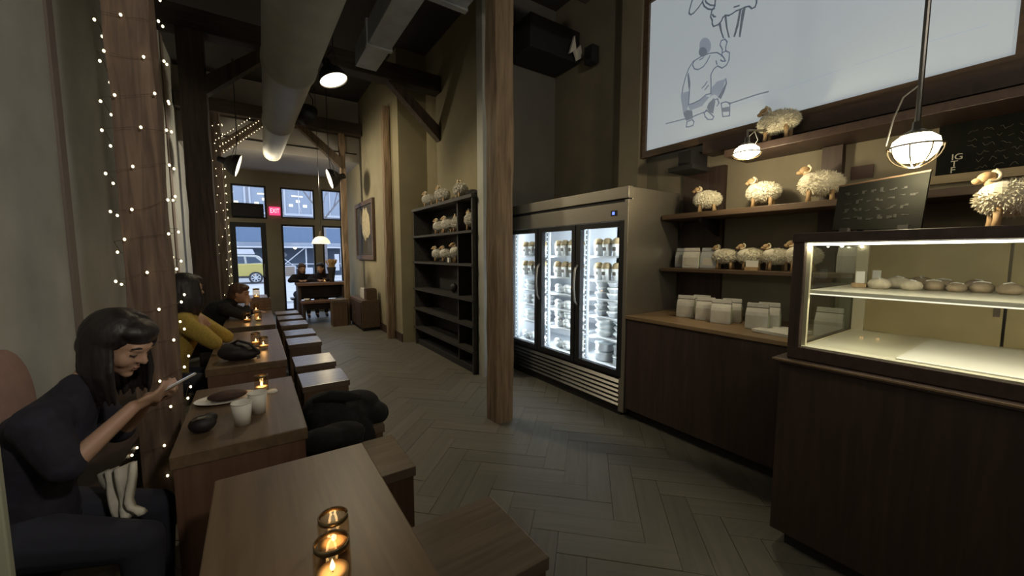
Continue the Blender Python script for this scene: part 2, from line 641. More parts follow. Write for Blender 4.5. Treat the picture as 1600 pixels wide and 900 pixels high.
# dark door curtain unit over the door and exit sign
ac = thing('air_curtain', 'dark long air curtain box fixed above the glass street door', 'heater', (-0.04, 11.24, 2.38))
MB().box(-0.36, 0.27, 11.12, 11.298, 2.39, 2.70).build('casing', 'black_matte', ac, bevel=.01)
g = MB()
for i in range(6):
    g.box(-0.33, 0.24, 11.108, 11.12, 2.42 + i * .04, 2.437 + i * .04)
g.build('grille', 'black', ac)

ex = thing('exit_sign', 'glowing red EXIT sign on the wall between door and window', 'sign', (0.5, 11.27, 2.47))
MB().box(0.385, 0.62, 11.25, 11.298, 2.46, 2.66).build('casing', 'exit_red', ex)


def text_mesh(txt, size, mat, name, parent, loc, rot, extrude=0.0015, align='CENTER', sx=1.0):
    cu = bpy.data.curves.new(name, 'FONT')
    cu.body = txt
    cu.size = size
    cu.extrude = extrude
    cu.align_x = align
    cu.align_y = 'CENTER'
    t = bpy.data.objects.new(name + '_tmp', cu)
    COL.objects.link(t)
    dg = bpy.context.evaluated_depsgraph_get()
    dg.update()
    me = bpy.data.meshes.new_from_object(t.evaluated_get(dg))
    me.name = name
    bpy.data.objects.remove(t)
    me.materials.clear()
    me.materials.append(M[mat])
    o = bpy.data.objects.new(name, me)
    COL.objects.link(o)
    o.parent = parent
    o.location = Vector(loc) - origin_of(parent)
    o.rotation_euler = rot
    o.scale = (sx, 1, 1)
    return o


text_mesh('EXIT', 0.155, 'exit_white', 'lettering', ex, (0.502, 11.248, 2.56), (R(90), 0, 0), sx=0.62)

# ------------------------------------------------------------------ posts, beams, braces
def rough_post(x, y, w, h, seed, label, mat='post'):
    random.seed(seed)
    vs, n = [], 14
    ring = 8
    mb = MB()
    for k in range(n + 1):
        z = h * k / n
        off = [(random.uniform(-.008, .008), random.uniform(-.008, .008)) for _ in range(ring)]
        base = [(-1, -1), (0, -1), (1, -1), (1, 0), (1, 1), (0, 1), (-1, 1), (-1, 0)]
        for (a, b), (dx, dy) in zip(base, off):
            cut = .94 if a and b else 1.0
            vs.append((x + a * w / 2 * cut + dx, y + b * w / 2 * cut + dy, z))
    fs = []
    for k in range(n):
        fs += [(k * ring + i, k * ring + (i + 1) % ring, (k + 1) * ring + (i + 1) % ring, (k + 1) * ring + i) for i in range(ring)]
    fs += [tuple(range(ring))[::-1], tuple(range(n * ring, (n + 1) * ring))]
    mb.add(vs, fs)
    t = thing('timber_post', label, 'post', (x, y, 0))
    mb.build('shaft', mat, t)
    return t


LX, RX = -0.47, 1.80
POSTS = {}
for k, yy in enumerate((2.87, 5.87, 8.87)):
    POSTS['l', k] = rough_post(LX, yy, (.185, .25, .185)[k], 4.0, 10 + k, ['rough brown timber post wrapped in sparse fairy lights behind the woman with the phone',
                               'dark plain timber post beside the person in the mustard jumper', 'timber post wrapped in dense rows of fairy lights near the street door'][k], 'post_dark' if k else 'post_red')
    px_, py_, pw_ = ((1.80, 2.87, .18), (1.99, 6.85, .12), (1.66, 8.87, .11))[k]
    POSTS['r', k] = rough_post(px_, py_, pw_, 4.0, 20 + k, ['free standing rough timber post in the middle of the aisle by the fridge',
                               'timber post against the ochre wall between picture and sheep shelves', 'timber post by the street windows at the end of the ochre wall'][k])
for k, yy in enumerate((2.87, 5.87, 8.87)):
    w = ['nearest', 'middle', 'farthest'][k]
    b = MB().box(-0.98, (2.9, 2.55, 2.05)[k], yy - .12, yy + .12, 4.0, 4.24).build('ceiling_beam', 'beam', bevel=.01)
    tag(b, ['dark ceiling beam over the free standing post nearest the camera', 'dark ceiling beam across the hall over the dark middle posts',
            'dark ceiling beam across the hall before the street windows'][k], 'beam')
    if k:
        for s, px in ((1, LX), (-1, 1.68 if k == 2 else 2.58)):
            # knee brace between post and beam
            x0, x1 = px + s * .05, px + s * .68
            m = MB()
            m.prism([(x0, 3.28), (x0, 3.50), (x1, 4.02), (x1 + s * .18, 4.02)], 'y', yy - .07, yy + .07)
            o = m.build('knee_brace', 'brace')
            tag(o, '%s diagonal timber brace under the %s ceiling beam on the %s' % ('brown' if s < 0 else 'dark', w, 'ochre wall side' if s < 0 else 'left wall side'), 'brace')

# fairy lights
bulb_me = MB().ell((0, 0, 0), (0.006, 0.006, 0.008), 8, 6).mesh('bulb', 'fairy', smooth=True)


def wrap(t, x, y, w, z0, z1, rise, gap, jit, seed, extra=None):
    random.seed(seed)
    r = w / 2 + .012
    pts, L = [], []
    per = [(-r, -r), (r, -r), (r, r), (-r, r)]
    z = z0
    while z < z1:
        for q, (a, b) in enumerate(per):
            for h in (0, .5):
                a2, b2 = per[(q + 1) % 4]
                zz = z + rise * (q + h) / 4 + random.uniform(-jit, jit)
                pts.append((x + a + (a2 - a) * h, y + b + (b2 - b) * h, zz))
        z += rise
    # even spacing of the bulbs along the wire
    acc = 0
    jg = 1.0
    spots = [pts[0]]
    for p, q in zip(pts, pts[1:]):
        d = (Vector(q) - Vector(p)).length
        t0 = 0
        while acc + d - t0 >= gap * jg:
            t0 += gap * jg - acc
            acc = 0
            jg = random.uniform(.75, 1.25)
            spots.append(tuple(Vector(p).lerp(Vector(q), t0 / d)))
        acc += d - t0
    if extra:
        pts2, sp2 = extra
        spots += sp2
        MB().tube(pts2, 0.0011, 4).build('wire', 'brace', t)
    MB().tube(pts, 0.0011, 4).build('wire', 'brace', t)
    o0 = origin_of(t)
    for p in spots:
        p = Vector(p)
        c = Vector((x, y, p.z))
        d = (p - c)
        d.z = 0
        o = bpy.data.objects.new('bulb', bulb_me)
        COL.objects.link(o)
        o.parent = t
        o.location = p + d.normalized() * .012 - o0
    return len(spots)


s1 = thing('string_lights', 'sparse warm fairy lights wound round the nearest left timber post', 'fairy lights', (LX, 2.87, 0.25))
wrap(s1, LX, 2.87, .2, 0.25, 3.95, 0.185, 0.135, .025, 3)
s2 = thing('string_lights', 'dense warm fairy lights wound round far left post and its brace', 'fairy lights', (LX, 8.87, 0.75))
bp, bs = [], []
random.seed(5)
for i in range(15):
    f = i / 14
    cx, cz = LX + .07 + .60 * f, 3.42 + .55 * f
    for (dy, dz) in ((-.085, -.10), (-.085, .10), (.085, .10), (.085, -.10)):
        bp.append((cx - dz * .5, 8.87 + dy, cz + dz))
    bs += [(cx + .05, 8.78, cz - .10), (cx, 8.78, cz), (cx - .05, 8.78, cz + .10)]
wrap(s2, LX, 8.87, .2, 0.75, 3.85, 0.15, 0.118, .02, 4, (bp, bs))

# dropped soffit in front of the street wall
struct(MB().box(-1.0, 2.06, 9.1, 11.3, 3.5, 4.79).build('trim_6', plain('pale soffit paint', (0.42, 0.39, 0.35), 0.85)))
cd_ = MB().cyl((-.9, 9.085, 3.68), (2.0, 9.085, 3.68), .012, n=8).build('conduit', 'black_matte')
tag(cd_, 'thin dark conduit pipe along the pale soffit before the windows', 'pipe')
# ------------------------------------------------------------------ ducts
dk = thing('round_duct', 'long pale round air duct running overhead along the hall', 'duct', (0.39, 6, 3.2))
axz = 3.36
mb = MB()
prof = [(2.2, .27), (4.4, .235), (4.42, .245), (4.5, .245), (4.52, .23), (6.4, .19), (6.42, .2), (6.5, .2), (6.52, .185), (8.45, .148)]
ring = []
n = 32
for yy, r in prof:
    for i in range(n):
        t = 2 * math.pi * i / n
        ring.append((0.39 + r * math.cos(t), yy, axz + r * math.sin(t)))
fs = []
for k in range(len(prof) - 1):
    fs += [(k * n + i, k * n + (i + 1) % n, (k + 1) * n + (i + 1) % n, (k + 1) * n + i) for i in range(n)]
mb.add(ring, fs)
mb.build('tube', 'grey_duct', dk, smooth=True)
MB().cyl((0.39, 8.45, axz), (0.39, 8.50, axz), .152, .15, 32).build('end_cap', plain('warm lit duct cap', (0.62, 0.55, 0.40), 0.6), dk)  # warm lamp light on the duct end painted as a paler cap colour
for yy in (3.4, 6.9):
    MB().cyl((0.39, yy, axz), (0.39, yy, 4.8), .006, n=6).build('hanger', 'steel_dark', dk)

d2 = thing('square_duct', 'small square galvanised duct pointing down the hall beside the lit lamp', 'duct', (1.2, 4.2, 3.2))
mb = MB()
mb.box(1.02, 1.24, 2.9, 4.55, 3.52, 3.74)
mb.build('trunk', 'duct_light', d2, bevel=.006)
MB().box(1.005, 1.255, 4.0, 4.05, 3.505, 3.755).build('flange', 'duct_light', d2)
MB().cyl((1.13, 3.4, 3.7), (1.13, 3.4, 4.8), .006, n=6).build('hanger', 'steel_dark', d2)
d3 = thing('cross_duct', 'wide flat galvanised duct crossing overhead left of the middle post', 'duct', (1.3, 3.2, 3.6))
MB().box(1.30, 1.72, 2.5, 3.35, 3.72, 3.98).build('trunk', 'duct_light', d3, bevel=.006)
MB().box(1.285, 1.735, 3.3, 3.36, 3.705, 3.995).build('flange', 'duct_light', d3)
MB().cyl((1.5, 2.7, 3.95), (1.5, 2.7, 4.8), .006, n=6).build('hanger', 'steel_dark', d3)


# ------------------------------------------------------------------ dome lamps
def dome_lamp(label, loc, axis, r, energy, lit='lamp_glow', top=4.8, yoke=True, color=(1.0, 0.84, 0.55), shade='black', spot=115, cord=True):
    """metal dome with its opening facing along axis, hung from a rod"""
    t = thing('dome_lamp', label, 'lamp', loc)
    q = Vector((0, 0, -1)).rotation_difference(Vector(axis).normalized()).to_matrix()
    h = r * 1.15
    prof = [(r, -.0), (r * 1.01, .01), (r * .96, h * .25), (r * .8, h * .55), (r * .52, h * .82), (r * .3, h * .95), (r * .28, h * 1.35), (r * .2, h * 1.42), (0, h * 1.42)]
    inner = [(0, h * .93), (r * .48, h * .78), (r * .76, h * .52), (r * .92, h * .22), (r * .97, 0), (r, 0)]
    c = Vector(loc)
    MB().lathe(c, prof + [], 28, q).build('shade', shade, t, smooth=True)
    MB().lathe(c, inner, 28, q).build('reflector', 'white', t, smooth=True)
    MB().lathe(c, [(0, .012), (r * .955, .012), (r * .955, .018), (0, .018)], 28, q).build('diffuser', lit, t)
    top_p = c + q @ Vector((0, 0, h * 1.2))
    if yoke:
        s = Vector(axis).cross(Vector((0, 0, 1)))
        s = s.normalized() if s.length > 1e-3 else Vector((1, 0, 0))
        hub = c + Vector((0, 0, h * 1.9))
        for sg in (-1, 1):
            a = c + q @ Vector((0, 0, h * .45)) + s * sg * r * .95
            MB().tube([a, a.lerp(hub, .5) + s * sg * r * .35, hub], .006, 6).build('yoke_arm', 'black', t)
        if cord:
            MB().cyl(hub, (hub.x, hub.y, top), .007, n=8).build('rod', 'black', t)
    elif cord:
        MB().cyl(top_p, (top_p.x, top_p.y, top), .004, n=6).build('cord', 'black', t)
    if energy:
        lamp('lamp_light', 'SPOT', c + Vector(axis).normalized() * .03, energy, color, r * .8, aim(axis), R(spot), .9, t)
    return t


dome_lamp('black dome lamp with bright oval opening aimed at the ochre wall', (0.86, 4.9, 3.46), (0.28, -0.20, -0.90), .155, 85, spot=140)
dome_lamp('black dome lamp seen from behind on a rod below the round duct', (0.72, 6.0, 3.36), (0.75, 0.55, -0.35), .15, 45)
dome_lamp('dark dome lamp right of the far fairy lights with a thin lit edge', (-0.13, 8.3, 3.02), (0.95, -.05, -0.30), .19, 120, color=(1,.88,.66), spot=150)
dome_lamp('dark dome lamp near the right window post tilted towards the left', (1.33, 8.45, 2.98), (-0.95, .02, -0.30), .19, 120, color=(1,.88,.66), spot=150)

# the lit glass shade over the window table
gl = thing('pendant_lamp', 'glowing cream dome pendant hanging over the far window table', 'lamp', (1.14, 8.5, 1.71))
c = Vector((1.14, 8.5, 1.71))
MB().lathe(c, [(.165, 0), (.168, .01), (.15, .06), (.11, .11), (.06, .135), (.03, .14)], 28).build('lamp_shade', 'shade_glow', gl, smooth=True)
MB().lathe(c, [(.04, .135), (.042, .17), (.02, .24), (0, .25)], 16).build('cap', 'brace', gl, smooth=True)
MB().cyl(c + Vector((0, 0, .24)), (c.x, c.y, 4.8), .004, n=6).build('cord', 'black', gl)
lamp('lamp_light', 'POINT', c + Vector((0, 0, .0)), 6, (1, .84, .55), .06, parent=gl)

# unseen dome lamps, added behind the camera to lift the ambient light
for lb, loc, ax_, en, sp_, colr in (('added unseen dome lamp behind the camera brightening the left wall', (0.9, -0.9, 3.0), (-.85, .62, -.10), 190, 115, (1, .93, .80)),
                              ('added unseen dome lamp behind the camera brightening the counter wall', (0.6, -1.3, 3.2), (.62, .76, -.05), 70, 110, (1, .90, .74)),
                              ('added unseen dome lamp near the back wall filling the aisle', (1.4, -1.6, 3.7), (.1, .3, -.92), 9, 150, (1, .88, .66))):
    dome_lamp(lb, loc, ax_, .16, en, yoke=False, color=colr, spot=sp_)

# ================================================================== TABLES AND STOOLS
def block_table(x0, x1, y0, y1, h, label):
    t = thing('table', label, 'table', ((x0 + x1) / 2, (y0 + y1) / 2, 0), 'oak block tables along the left wall')
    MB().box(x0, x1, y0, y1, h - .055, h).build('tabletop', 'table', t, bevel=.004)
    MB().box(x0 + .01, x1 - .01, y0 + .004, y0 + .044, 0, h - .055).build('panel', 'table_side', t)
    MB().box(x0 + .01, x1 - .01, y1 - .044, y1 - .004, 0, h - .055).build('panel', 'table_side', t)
    MB().box(x0 + .06, x0 + .09, y0 + .044, y1 - .044, .42, h - .055).build('stretcher', 'table_side', t)
    return t


TH = .74
block_table(-0.144, 0.332, 0.60, 1.58, TH, 'oak table in the foreground with two candle jars')
block_table(-0.30, 0.163, 1.86, 2.72, TH, 'oak table with two white paper cups and a plate')
block_table(-0.30, 0.17, 3.18, 4.55, TH, 'oak table with the dark handbag and a pair of candles')
block_table(-0.30, 0.17, 4.87, 6.10, TH, 'oak table with candles before the brown crate')
block_table(-0.30, 0.18, 6.18, 7.25, TH, 'oak table carrying the brown wooden crate')
block_table(-0.30, 0.18, 7.55, 8.60, TH, 'farthest oak table with one tall candle near the door')


def stool_proto():
    t = thing('stool', 'stool', 'stool', (0, 0, 0), 'oak block stools along the aisle')
    w, d, h = .355, .41, .45
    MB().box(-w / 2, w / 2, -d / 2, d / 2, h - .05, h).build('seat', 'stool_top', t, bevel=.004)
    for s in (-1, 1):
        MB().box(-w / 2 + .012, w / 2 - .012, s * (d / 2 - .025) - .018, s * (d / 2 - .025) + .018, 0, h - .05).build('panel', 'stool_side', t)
    MB().box(-w / 2 + .04, w / 2 - .04, -.015, .015, .16, h - .05).build('stretcher', 'stool_side', t)
    return t


sp = stool_proto()
stools = [(0.63, 1.17, 'oak stool nearest the camera beside the front table'),
          (0.445, 1.985, 'oak stool between front table stool and the one under the coat'),
          (0.45, 2.55, 'oak stool hidden under the heaped black coat'),
          (0.45, 3.58, 'oak stool just behind the heaped coat'),
          (0.455, 4.25, 'second oak stool behind the heaped coat'),
          (0.465, 5.27, 'third oak stool behind the heaped coat'),
          (0.475, 5.86, 'fourth oak stool behind the heaped coat'),
          (0.47, 6.70, 'fifth oak stool behind the heaped coat'),
          (0.465, 7.33, 'sixth oak stool behind the heaped coat'),
          (0.46, 8.0, 'farthest oak stool of the row by the aisle')]
for k, (x, y, lb) in enumerate(stools):
    if k == 0:
        sp.location = (x, y, 0)
        sp['label'] = lb
    else:
        dup(sp, (x, y, 0), label=lb)

bn = thing('wall_bench', 'long dark bench running along the left wall behind the tables', 'bench', (-0.8, 4.5, 0))
MB().box(-0.98, -0.60, 1.2, 9.0, .40, .45).build('seat', 'dark_wood', bn, bevel=.004)
for yy in (1.24, 3.2, 5.2, 7.2, 8.94):
    MB().box(-0.96, -0.64, yy - .03, yy + .03, 0, .40).build('leg', 'dark_wood', bn)
bp_ = MB().box(-0.98, -0.556, 1.48, 1.505, 0, 1.04).build('bench_divider', plain('pale olive board', (0.30, 0.30, 0.22), 0.7), bevel=.004)
tag(bp_, 'pale upright board at the near end of the wall bench', 'panel')


# ------------------------------------------------------------------ things on the tables
def candle_jar(loc, label, r=.034, h=.10, energy=.30, big=True, group=None):
    t = thing('candle_jar', label, 'candle', loc, group)
    x, y, z = loc
    MB().lathe(loc, [(0, .002), (r * .92, .002), (r, .012), (r, h * .80), (r * .86, h * .9), (r * .86, h), (r * .80, h), (r * .80, h * .9), (r * .93, h * .79), (r * .93, .014), (0, .012)], 24).build('jar', 'jar_glass', t, smooth=True)
    MB().lathe(loc, [(r * .88, h * .86), (r * .95, h * .87), (r * .95, h * .97), (r * .88, h * .98), (r * .87, h * .92), (r * .88, h * .86)], 24).build('ring', 'brass', t, smooth=True)
    wx = MB().lathe(loc, [(0, .014), (r * .85, .014), (r * .87, h * .30), (r * .5, h * .28), (0, h * .27)], 20).build('wax', 'wax', t, smooth=True)
    MB().lathe((x, y, z + h * .30), [(0, 0), (.0055, .006), (.006, .012), (.003, .022), (0, .03)], 10).build('flame', 'flame', t, smooth=True)
    MB().cyl((x, y, z + h * .26), (x, y, z + h * .33), .001, n=5).build('wick', 'black', t)
    lamp('candle_light', 'POINT', (x, y, z + h * .46), energy, (1.0, .58, .24), .012, parent=t)
    return t


candle_jar((0.117, 0.915, TH), 'lit candle jar with metal ring nearest the camera on the front table', .040, .11, .09)
candle_jar((0.136, 1.015, TH), 'lit candle jar behind the nearest one on the front table', .037, .105, .09)
candle_jar((0.005, 2.50, TH), 'lit candle jar behind the two paper cups', .034, .095, .2)
candle_jar((-0.015, 3.80, TH), 'left of the pair of candle jars beyond the handbag', .036, .11, .2)
candle_jar((0.035, 3.64, TH), 'right of the pair of candle jars beyond the handbag', .034, .10, .2)
candle_jar((-0.09, 5.20, TH), 'left candle of the pair before the brown crate', .036, .11, .2)
candle_jar((0.016, 5.12, TH), 'right candle of the pair before the brown crate', .034, .12, .2)
candle_jar((0.0, 6.00, TH), 'candle jar standing right against the brown crate front', .034, .12, .2)
candle_jar((0.015, 7.7, TH), 'tall candle jar behind the brown crate nearest the door', .05, .19, .5)
tum = MB().lathe((-0.005, 4.42, TH), [(0, .002), (.03, .002), (.035, .13), (.033, .13), (.029, .006), (0, .006)], 20).build('tumbler', 'glass', smooth=True)
tag(tum, 'empty clear drinking glass behind the pair of candle jars', 'glass')
tum2 = MB().lathe((-0.0, 4.97, TH), [(0, .002), (.028, .002), (.033, .12), (.031, .12), (.027, .006), (0, .006)], 20).build('tumbler', 'glass', smooth=True)
tag(tum2, 'clear drinking glass before the candles near the crate', 'glass')


def paper_cup(loc, label):
    t = thing('paper_cup', label, 'cup', loc)
    MB().lathe(loc, [(0, .004), (.028, .004), (.028, 0), (.030, 0), (.040, .098), (.038, .098), (.029, .007), (0, .007)], 28).build('body', 'white', t, smooth=True)
    MB().lathe((loc[0], loc[1], loc[2] + .098), [(.038, 0), (.0395, -.003), (.042, 0), (.0395, .003), (.038, 0)], 28).build('rim', 'paper', t, smooth=True)
    return t


paper_cup((-0.075, 2.06, TH), 'white paper cup nearer the table edge in front of the other cup')
paper_cup((-0.015, 2.17, TH), 'white paper cup standing right behind the nearest cup')
ld = MB().lathe((0.05, 2.46, TH), [(0, .010), (.024, .010), (.028, .004), (.030, 0), (0, 0)], 20).build('cup_lid', 'paper', smooth=True)
tag(ld, 'small white cup lid lying beside the candle jar', 'lid')
pl = thing('plate', 'shallow oval white plate holding a dark brown loaf', 'plate', (-0.15, 2.44, TH))
mt = Matrix.Diagonal((1.55, 1, 1))
MB().lathe((-0.15, 2.44, TH), [(0, .004), (.055, .003), (.085, .016), (.088, .018), (.084, .012), (.058, 0), (0, 0)], 32, mt).build('dish', 'white', pl, smooth=True)
lf = MB()
lf.ell((-0.145, 2.44, TH + .028), (.088, .05, .024), 16, 10)
o = fuse(lf, 'loaf', 'leather', None, .006, 2)
o.data.materials[0] = plain('dark crust', (0.06, 0.028, 0.02), 0.7, var=.3, scale=40, bump=.4)
tag(o, 'dark brown loaf lying on the oval plate', 'food')
random.seed(2)
pc = MB()
pc.ell((-0.215, 2.06, TH + .035), (.050, .045, .036), 16, 10)
pc.ell((-0.19, 2.08, TH + .05), (.03, .028, .022), 12, 8)
pc.ell((-0.235, 2.10, TH + .03), (.028, .03, .026), 12, 8)
pch = thing('pouch', 'small dark crumpled pouch with pale clasp left of the paper cups', 'pouch', (-0.215, 2.06, TH))
fuse(pc, 'body', 'leather', pch, .006, 3)
MB().tube([(-0.245, 2.03, TH + .066), (-0.225, 2.022, TH + .074), (-0.20, 2.03, TH + .072)], .005, 6).build('clasp', 'steel', pch)

hb = thing('handbag', 'dark slouchy handbag lying on the second nearest oak table', 'bag', (-0.12, 3.36, TH))
m = MB()
m.ell((-0.13, 3.36, TH + .062), (.115, .10, .062), 18, 12).ell((-0.07, 3.33, TH + .045), (.085, .07, .045), 14, 10).ell((-0.17, 3.40, TH + .085), (.06, .05, .035), 14, 10)
fuse(m, 'body', 'leather', hb, .008, 3)
MB().tube([(-0.17, 3.38, TH + .11), (-0.12, 3.33, TH + .145), (-0.05, 3.30, TH + .12), (-.01, 3.29, TH + .06)], .009, 8).build('handle', 'leather', hb, smooth=True)
MB().box(-0.012, 0.008, 3.255, 3.275, TH + .012, TH + .035).build('clasp', 'steel', hb)

cr = thing('crate', 'brown wooden crate standing on the table near the street door', 'crate', (0.055, 6.3, TH))
for k in range(4):
    MB().box(-0.065, 0.175, 6.20, 6.215, TH + .005 + k * .038, TH + .038 + k * .038).build('slat', 'stool_side', cr)
    MB().box(-0.065, 0.175, 6.385, 6.40, TH + .005 + k * .038, TH + .038 + k * .038).build('slat', 'stool_side', cr)
for xx in (-.065, .16):
    MB().box(xx, xx + .015, 6.216, 6.384, TH, TH + .155).build('end_panel', 'stool_side', cr)
MB().box(-.05, .16, 6.216, 6.384, TH, TH + .012).build('base', 'stool_side', cr)

# coat heaped over the third stool
ct = thing('coat', 'black coat heaped over an oak stool in the aisle', 'coat', (0.43, 2.5, .45))
m = MB()
random.seed(11)
m.ell((0.40, 2.52, .52), (.20, .20, .10), 18, 12).ell((0.31, 2.44, .56), (.13, .14, .13), 16, 12).ell((0.50, 2.52, .55), (.14, .12, .085), 16, 12)
m.ell((0.60, 2.46, .49), (.085, .10, .07), 14, 10).ell((0.34, 2.34, .40), (.13, .06, .20), 16, 10).ell((0.46, 2.35, .36), (.12, .05, .18), 16, 10)
m.ell((0.24, 2.10, .56), (.12, .07, .06), 14, 10)
m.ell((0.33, 2.14, .54), (.14, .08, .07), 14, 10)
m.ell((0.36, 2.24, .46), (.12, .10, .08), 14, 10)
m.cap((0.26, 2.36, .58), .06, (0.26, 2.28, .22), .05).cap((0.22, 2.40, .50), .05, (0.20, 2.30, .12), .04).cap((.40, 2.36, .52), .07, (.42, 2.32, .16), .05)
fuse(m, 'cloth', 'cloth_black', ct, .012, 4)
m = MB().tube([(0.25, 2.40, .66), (0.33, 2.36, .69), (0.42, 2.38, .66), (.5, 2.42, .63)], [.02, .035, .035, .02], 8)
m.build('collar', 'cloth_black', ct, smooth=True)

# pale cloth and cushion by the woman
rows = [((-0.505, 1.95, .703), (-0.392, 1.876, .747)), ((-0.494, 1.937, .668), (-0.396, 1.875, .69)), ((-0.484, 1.927, .638), (-0.402, 1.873, .645)), ((-0.473, 1.916, .600), (-0.408, 1.873, .612)),
        ((-0.470, 1.913, .570), (-0.404, 1.868, .585)), ((-0.472, 1.912, .548), (-0.384, 1.852, .570)), ((-0.468, 1.909, .533), (-0.380, 1.848, .552))]
m = MB()
vv, nn_ = [], 12
for side_ in (-1, 1):
    for r_, (a_, b_) in enumerate(rows):
        a_, b_ = Vector(a_), Vector(b_)
        for i in range(nn_ + 1):
            p = a_.lerp(b_, i / nn_)
            off = .010 * math.sin(i * 1.5 + r_ * .35) + .006 * math.sin(i * .7 - r_) + side_ * .009
            vv.append(p + Vector((-.55, -.80, 0)) * -off)
k_ = len(rows) * (nn_ + 1)
ff = []
for base_ in (0, k_):
    for r_ in range(len(rows) - 1):
        for i in range(nn_):
            q = base_ + r_ * (nn_ + 1) + i
            ff.append((q, q + 1, q + nn_ + 2, q + nn_ + 1))
rim = [i for i in range(nn_ + 1)] + [r_ * (nn_ + 1) + nn_ for r_ in range(1, len(rows))] + [(len(rows) - 1) * (nn_ + 1) + i for i in range(nn_ - 1, -1, -1)] + [r_ * (nn_ + 1) for r_ in range(len(rows) - 2, 0, -1)]
for i, q in enumerate(rim):
    w_ = rim[(i + 1) % len(rim)]
    ff.append((q, w_, w_ + k_, q + k_))
m.add(vv, ff)
o = m.build('folded_scarf', 'cloth_pale', smooth=True)
tag(o, 'pale folded scarf hanging from the lap of the woman with the phone', 'scarf')
m = MB()
m.ell((-0.93, 2.58, .79), (.062, .22, .30), 20, 14)
o = fuse(m, 'cushion', 'cloth_pink', None, .012, 2)
tag(o, 'dusty pink cushion propped against the left wall at the frame edge', 'cushion')

# ------------------------------------------------------------------ window table with bench, cube and dried flowers
ht = thing('window_table', 'dark plank table by the street windows where the couple sits', 'table', (1.25, 9.75, 0))
MB().box(0.76, 1.76, 9.5, 10.05, .80, .86).build('tabletop', 'table_side', ht, bevel=.004)
for xx in (.78, 1.68):
    MB().box(xx, xx + .06, 9.55, 10.0, 0, .80).build('leg_panel', 'dark_wood_z', ht)
MB().box(.84, 1.68, 9.9, 9.94, .5, .8).build('stretcher', 'dark_wood', ht)
wb = thing('bench', 'dark low bench standing in front of the far window table', 'bench', (1.25, 9.2, 0))
MB().box(0.80, 1.72, 9.05, 9.38, .45, .50).build('seat', 'table_side', wb, bevel=.004)
for xx in (.82, 1.62):
    MB().box(xx, xx + .05, 9.08, 9.35, 0, .45).build('leg', 'dark_wood_z', wb)
MB().box(.87, 1.62, 9.2, 9.23, .3, .45).build('stretcher', 'dark_wood', wb)
cb = thing('cube_stool', 'brown wooden cube stool at the end of the far bench', 'stool', (1.5, 8.75, 0))
MB().box(1.30, 1.60, 8.55, 8.88, .50, .56).build('seat', 'stool_top', cb, bevel=.004)
MB().box(1.31, 1.59, 8.56, 8.60, 0, .50).build('panel', 'stool_side', cb)
MB().box(1.31, 1.59, 8.83, 8.87, 0, .50).build('panel', 'stool_side', cb)
MB().box(1.31, 1.345, 8.60, 8.83, 0, .50).build('panel', 'stool_side', cb)
vs = thing('flower_vase', 'tall dark vase of dried tan grasses on the far window table', 'vase', (1.50, 9.75, .86))
MB().lathe((1.50, 9.75, .86), [(0, .002), (.05, .002), (.055, .05), (.08, .24), (.10, .34), (.092, .34), (.072, .24), (.045, .05), (0, .03)], 24).build('vase', 'black_matte', vs, smooth=True)
random.seed(4)
m = MB()
for i in range(90):
    a = random.uniform(0, 2 * math.pi)
    rr = random.uniform(0, .13)
    m.tube([(1.50 + .03 * math.cos(a), 9.75 + .03 * math.sin(a), 1.1), (1.50 + rr * .6 * math.cos(a), 9.75 + rr * .6 * math.sin(a), 1.25), (1.50 + rr * math.cos(a), 9.75 + rr * math.sin(a), 1.37 + random.uniform(-.05, .02))], [.004, .004, .010], 4)
stuff(m.build('dried_grass', plain('dried grass', (0.42, 0.27, 0.11), 0.9, var=.2, scale=40), vs))
candle_jar((1.33, 9.62, .86), 'candle jar on the far window table beside the couple', .04, .1, .3)
bw = MB().lathe((0.91, 9.2, .50), [(0, .002), (.03, .002), (.06, .05), (.057, .05), (.028, .008), (0, .008)], 20).build('white_bowl', 'white', smooth=True)
tag(bw, 'small white bowl on the dark bench before the window table', 'bowl')

# low cabinet with magazines under the picture
cab = thing('low_cabinet', 'dark low cabinet under the framed flower picture', 'cabinet', (1.85, 8.2, 0))
MB().box(1.72, 2.035, 7.75, 8.80, 0, .06).build('plinth', 'black_matte', cab)
MB().box(1.70, 2.035, 7.72, 8.83, .06, .60).build('body', 'frame_brown', cab, bevel=.004)
for a, b in ((7.76, 8.26), (8.28, 8.79)):
    d = MB().box(1.682, 1.70, a, b, .09, .56).build('door', 'dark_wood_z', cab)
    MB().cyl((1.68, (a + .05) if a > 8 else (b - .05), .30), (1.665, (a + .05) if a > 8 else (b - .05), .30), .012, n=10).build('knob', 'steel_dark', d)
for k in range(3):
    bg_ = MB()
    yy = 8.05 + k * .19
    bg_.prism([(yy - .07, .60), (yy + .07, .60), (yy + .075, .74), (yy + .03, .80), (yy - .03, .80), (yy - .075, .74)], 'x', 1.80 + .02 * k, 1.87 + .02 * k)
    o = bg_.build('paper_bag', 'bag_white', bevel=.01)
    tag(o, 'pale rounded paper bag on the low cabinet, %s' % ['nearest of three', 'middle of three', 'farthest of three'][k], 'bag', 'paper bags on the low cabinet')
for k in range(4):
    yy = 7.76 + k * .055
    o = MB().box(1.80, 2.0, yy, yy + .03, .60, .80 + .02 * (k % 2)).build('book', 'frame_brown')
    tag(o, 'brown upright book on the low cabinet, %s from the camera' % ['first', 'second', 'third', 'fourth'][k], 'book', 'books on the low cabinet')

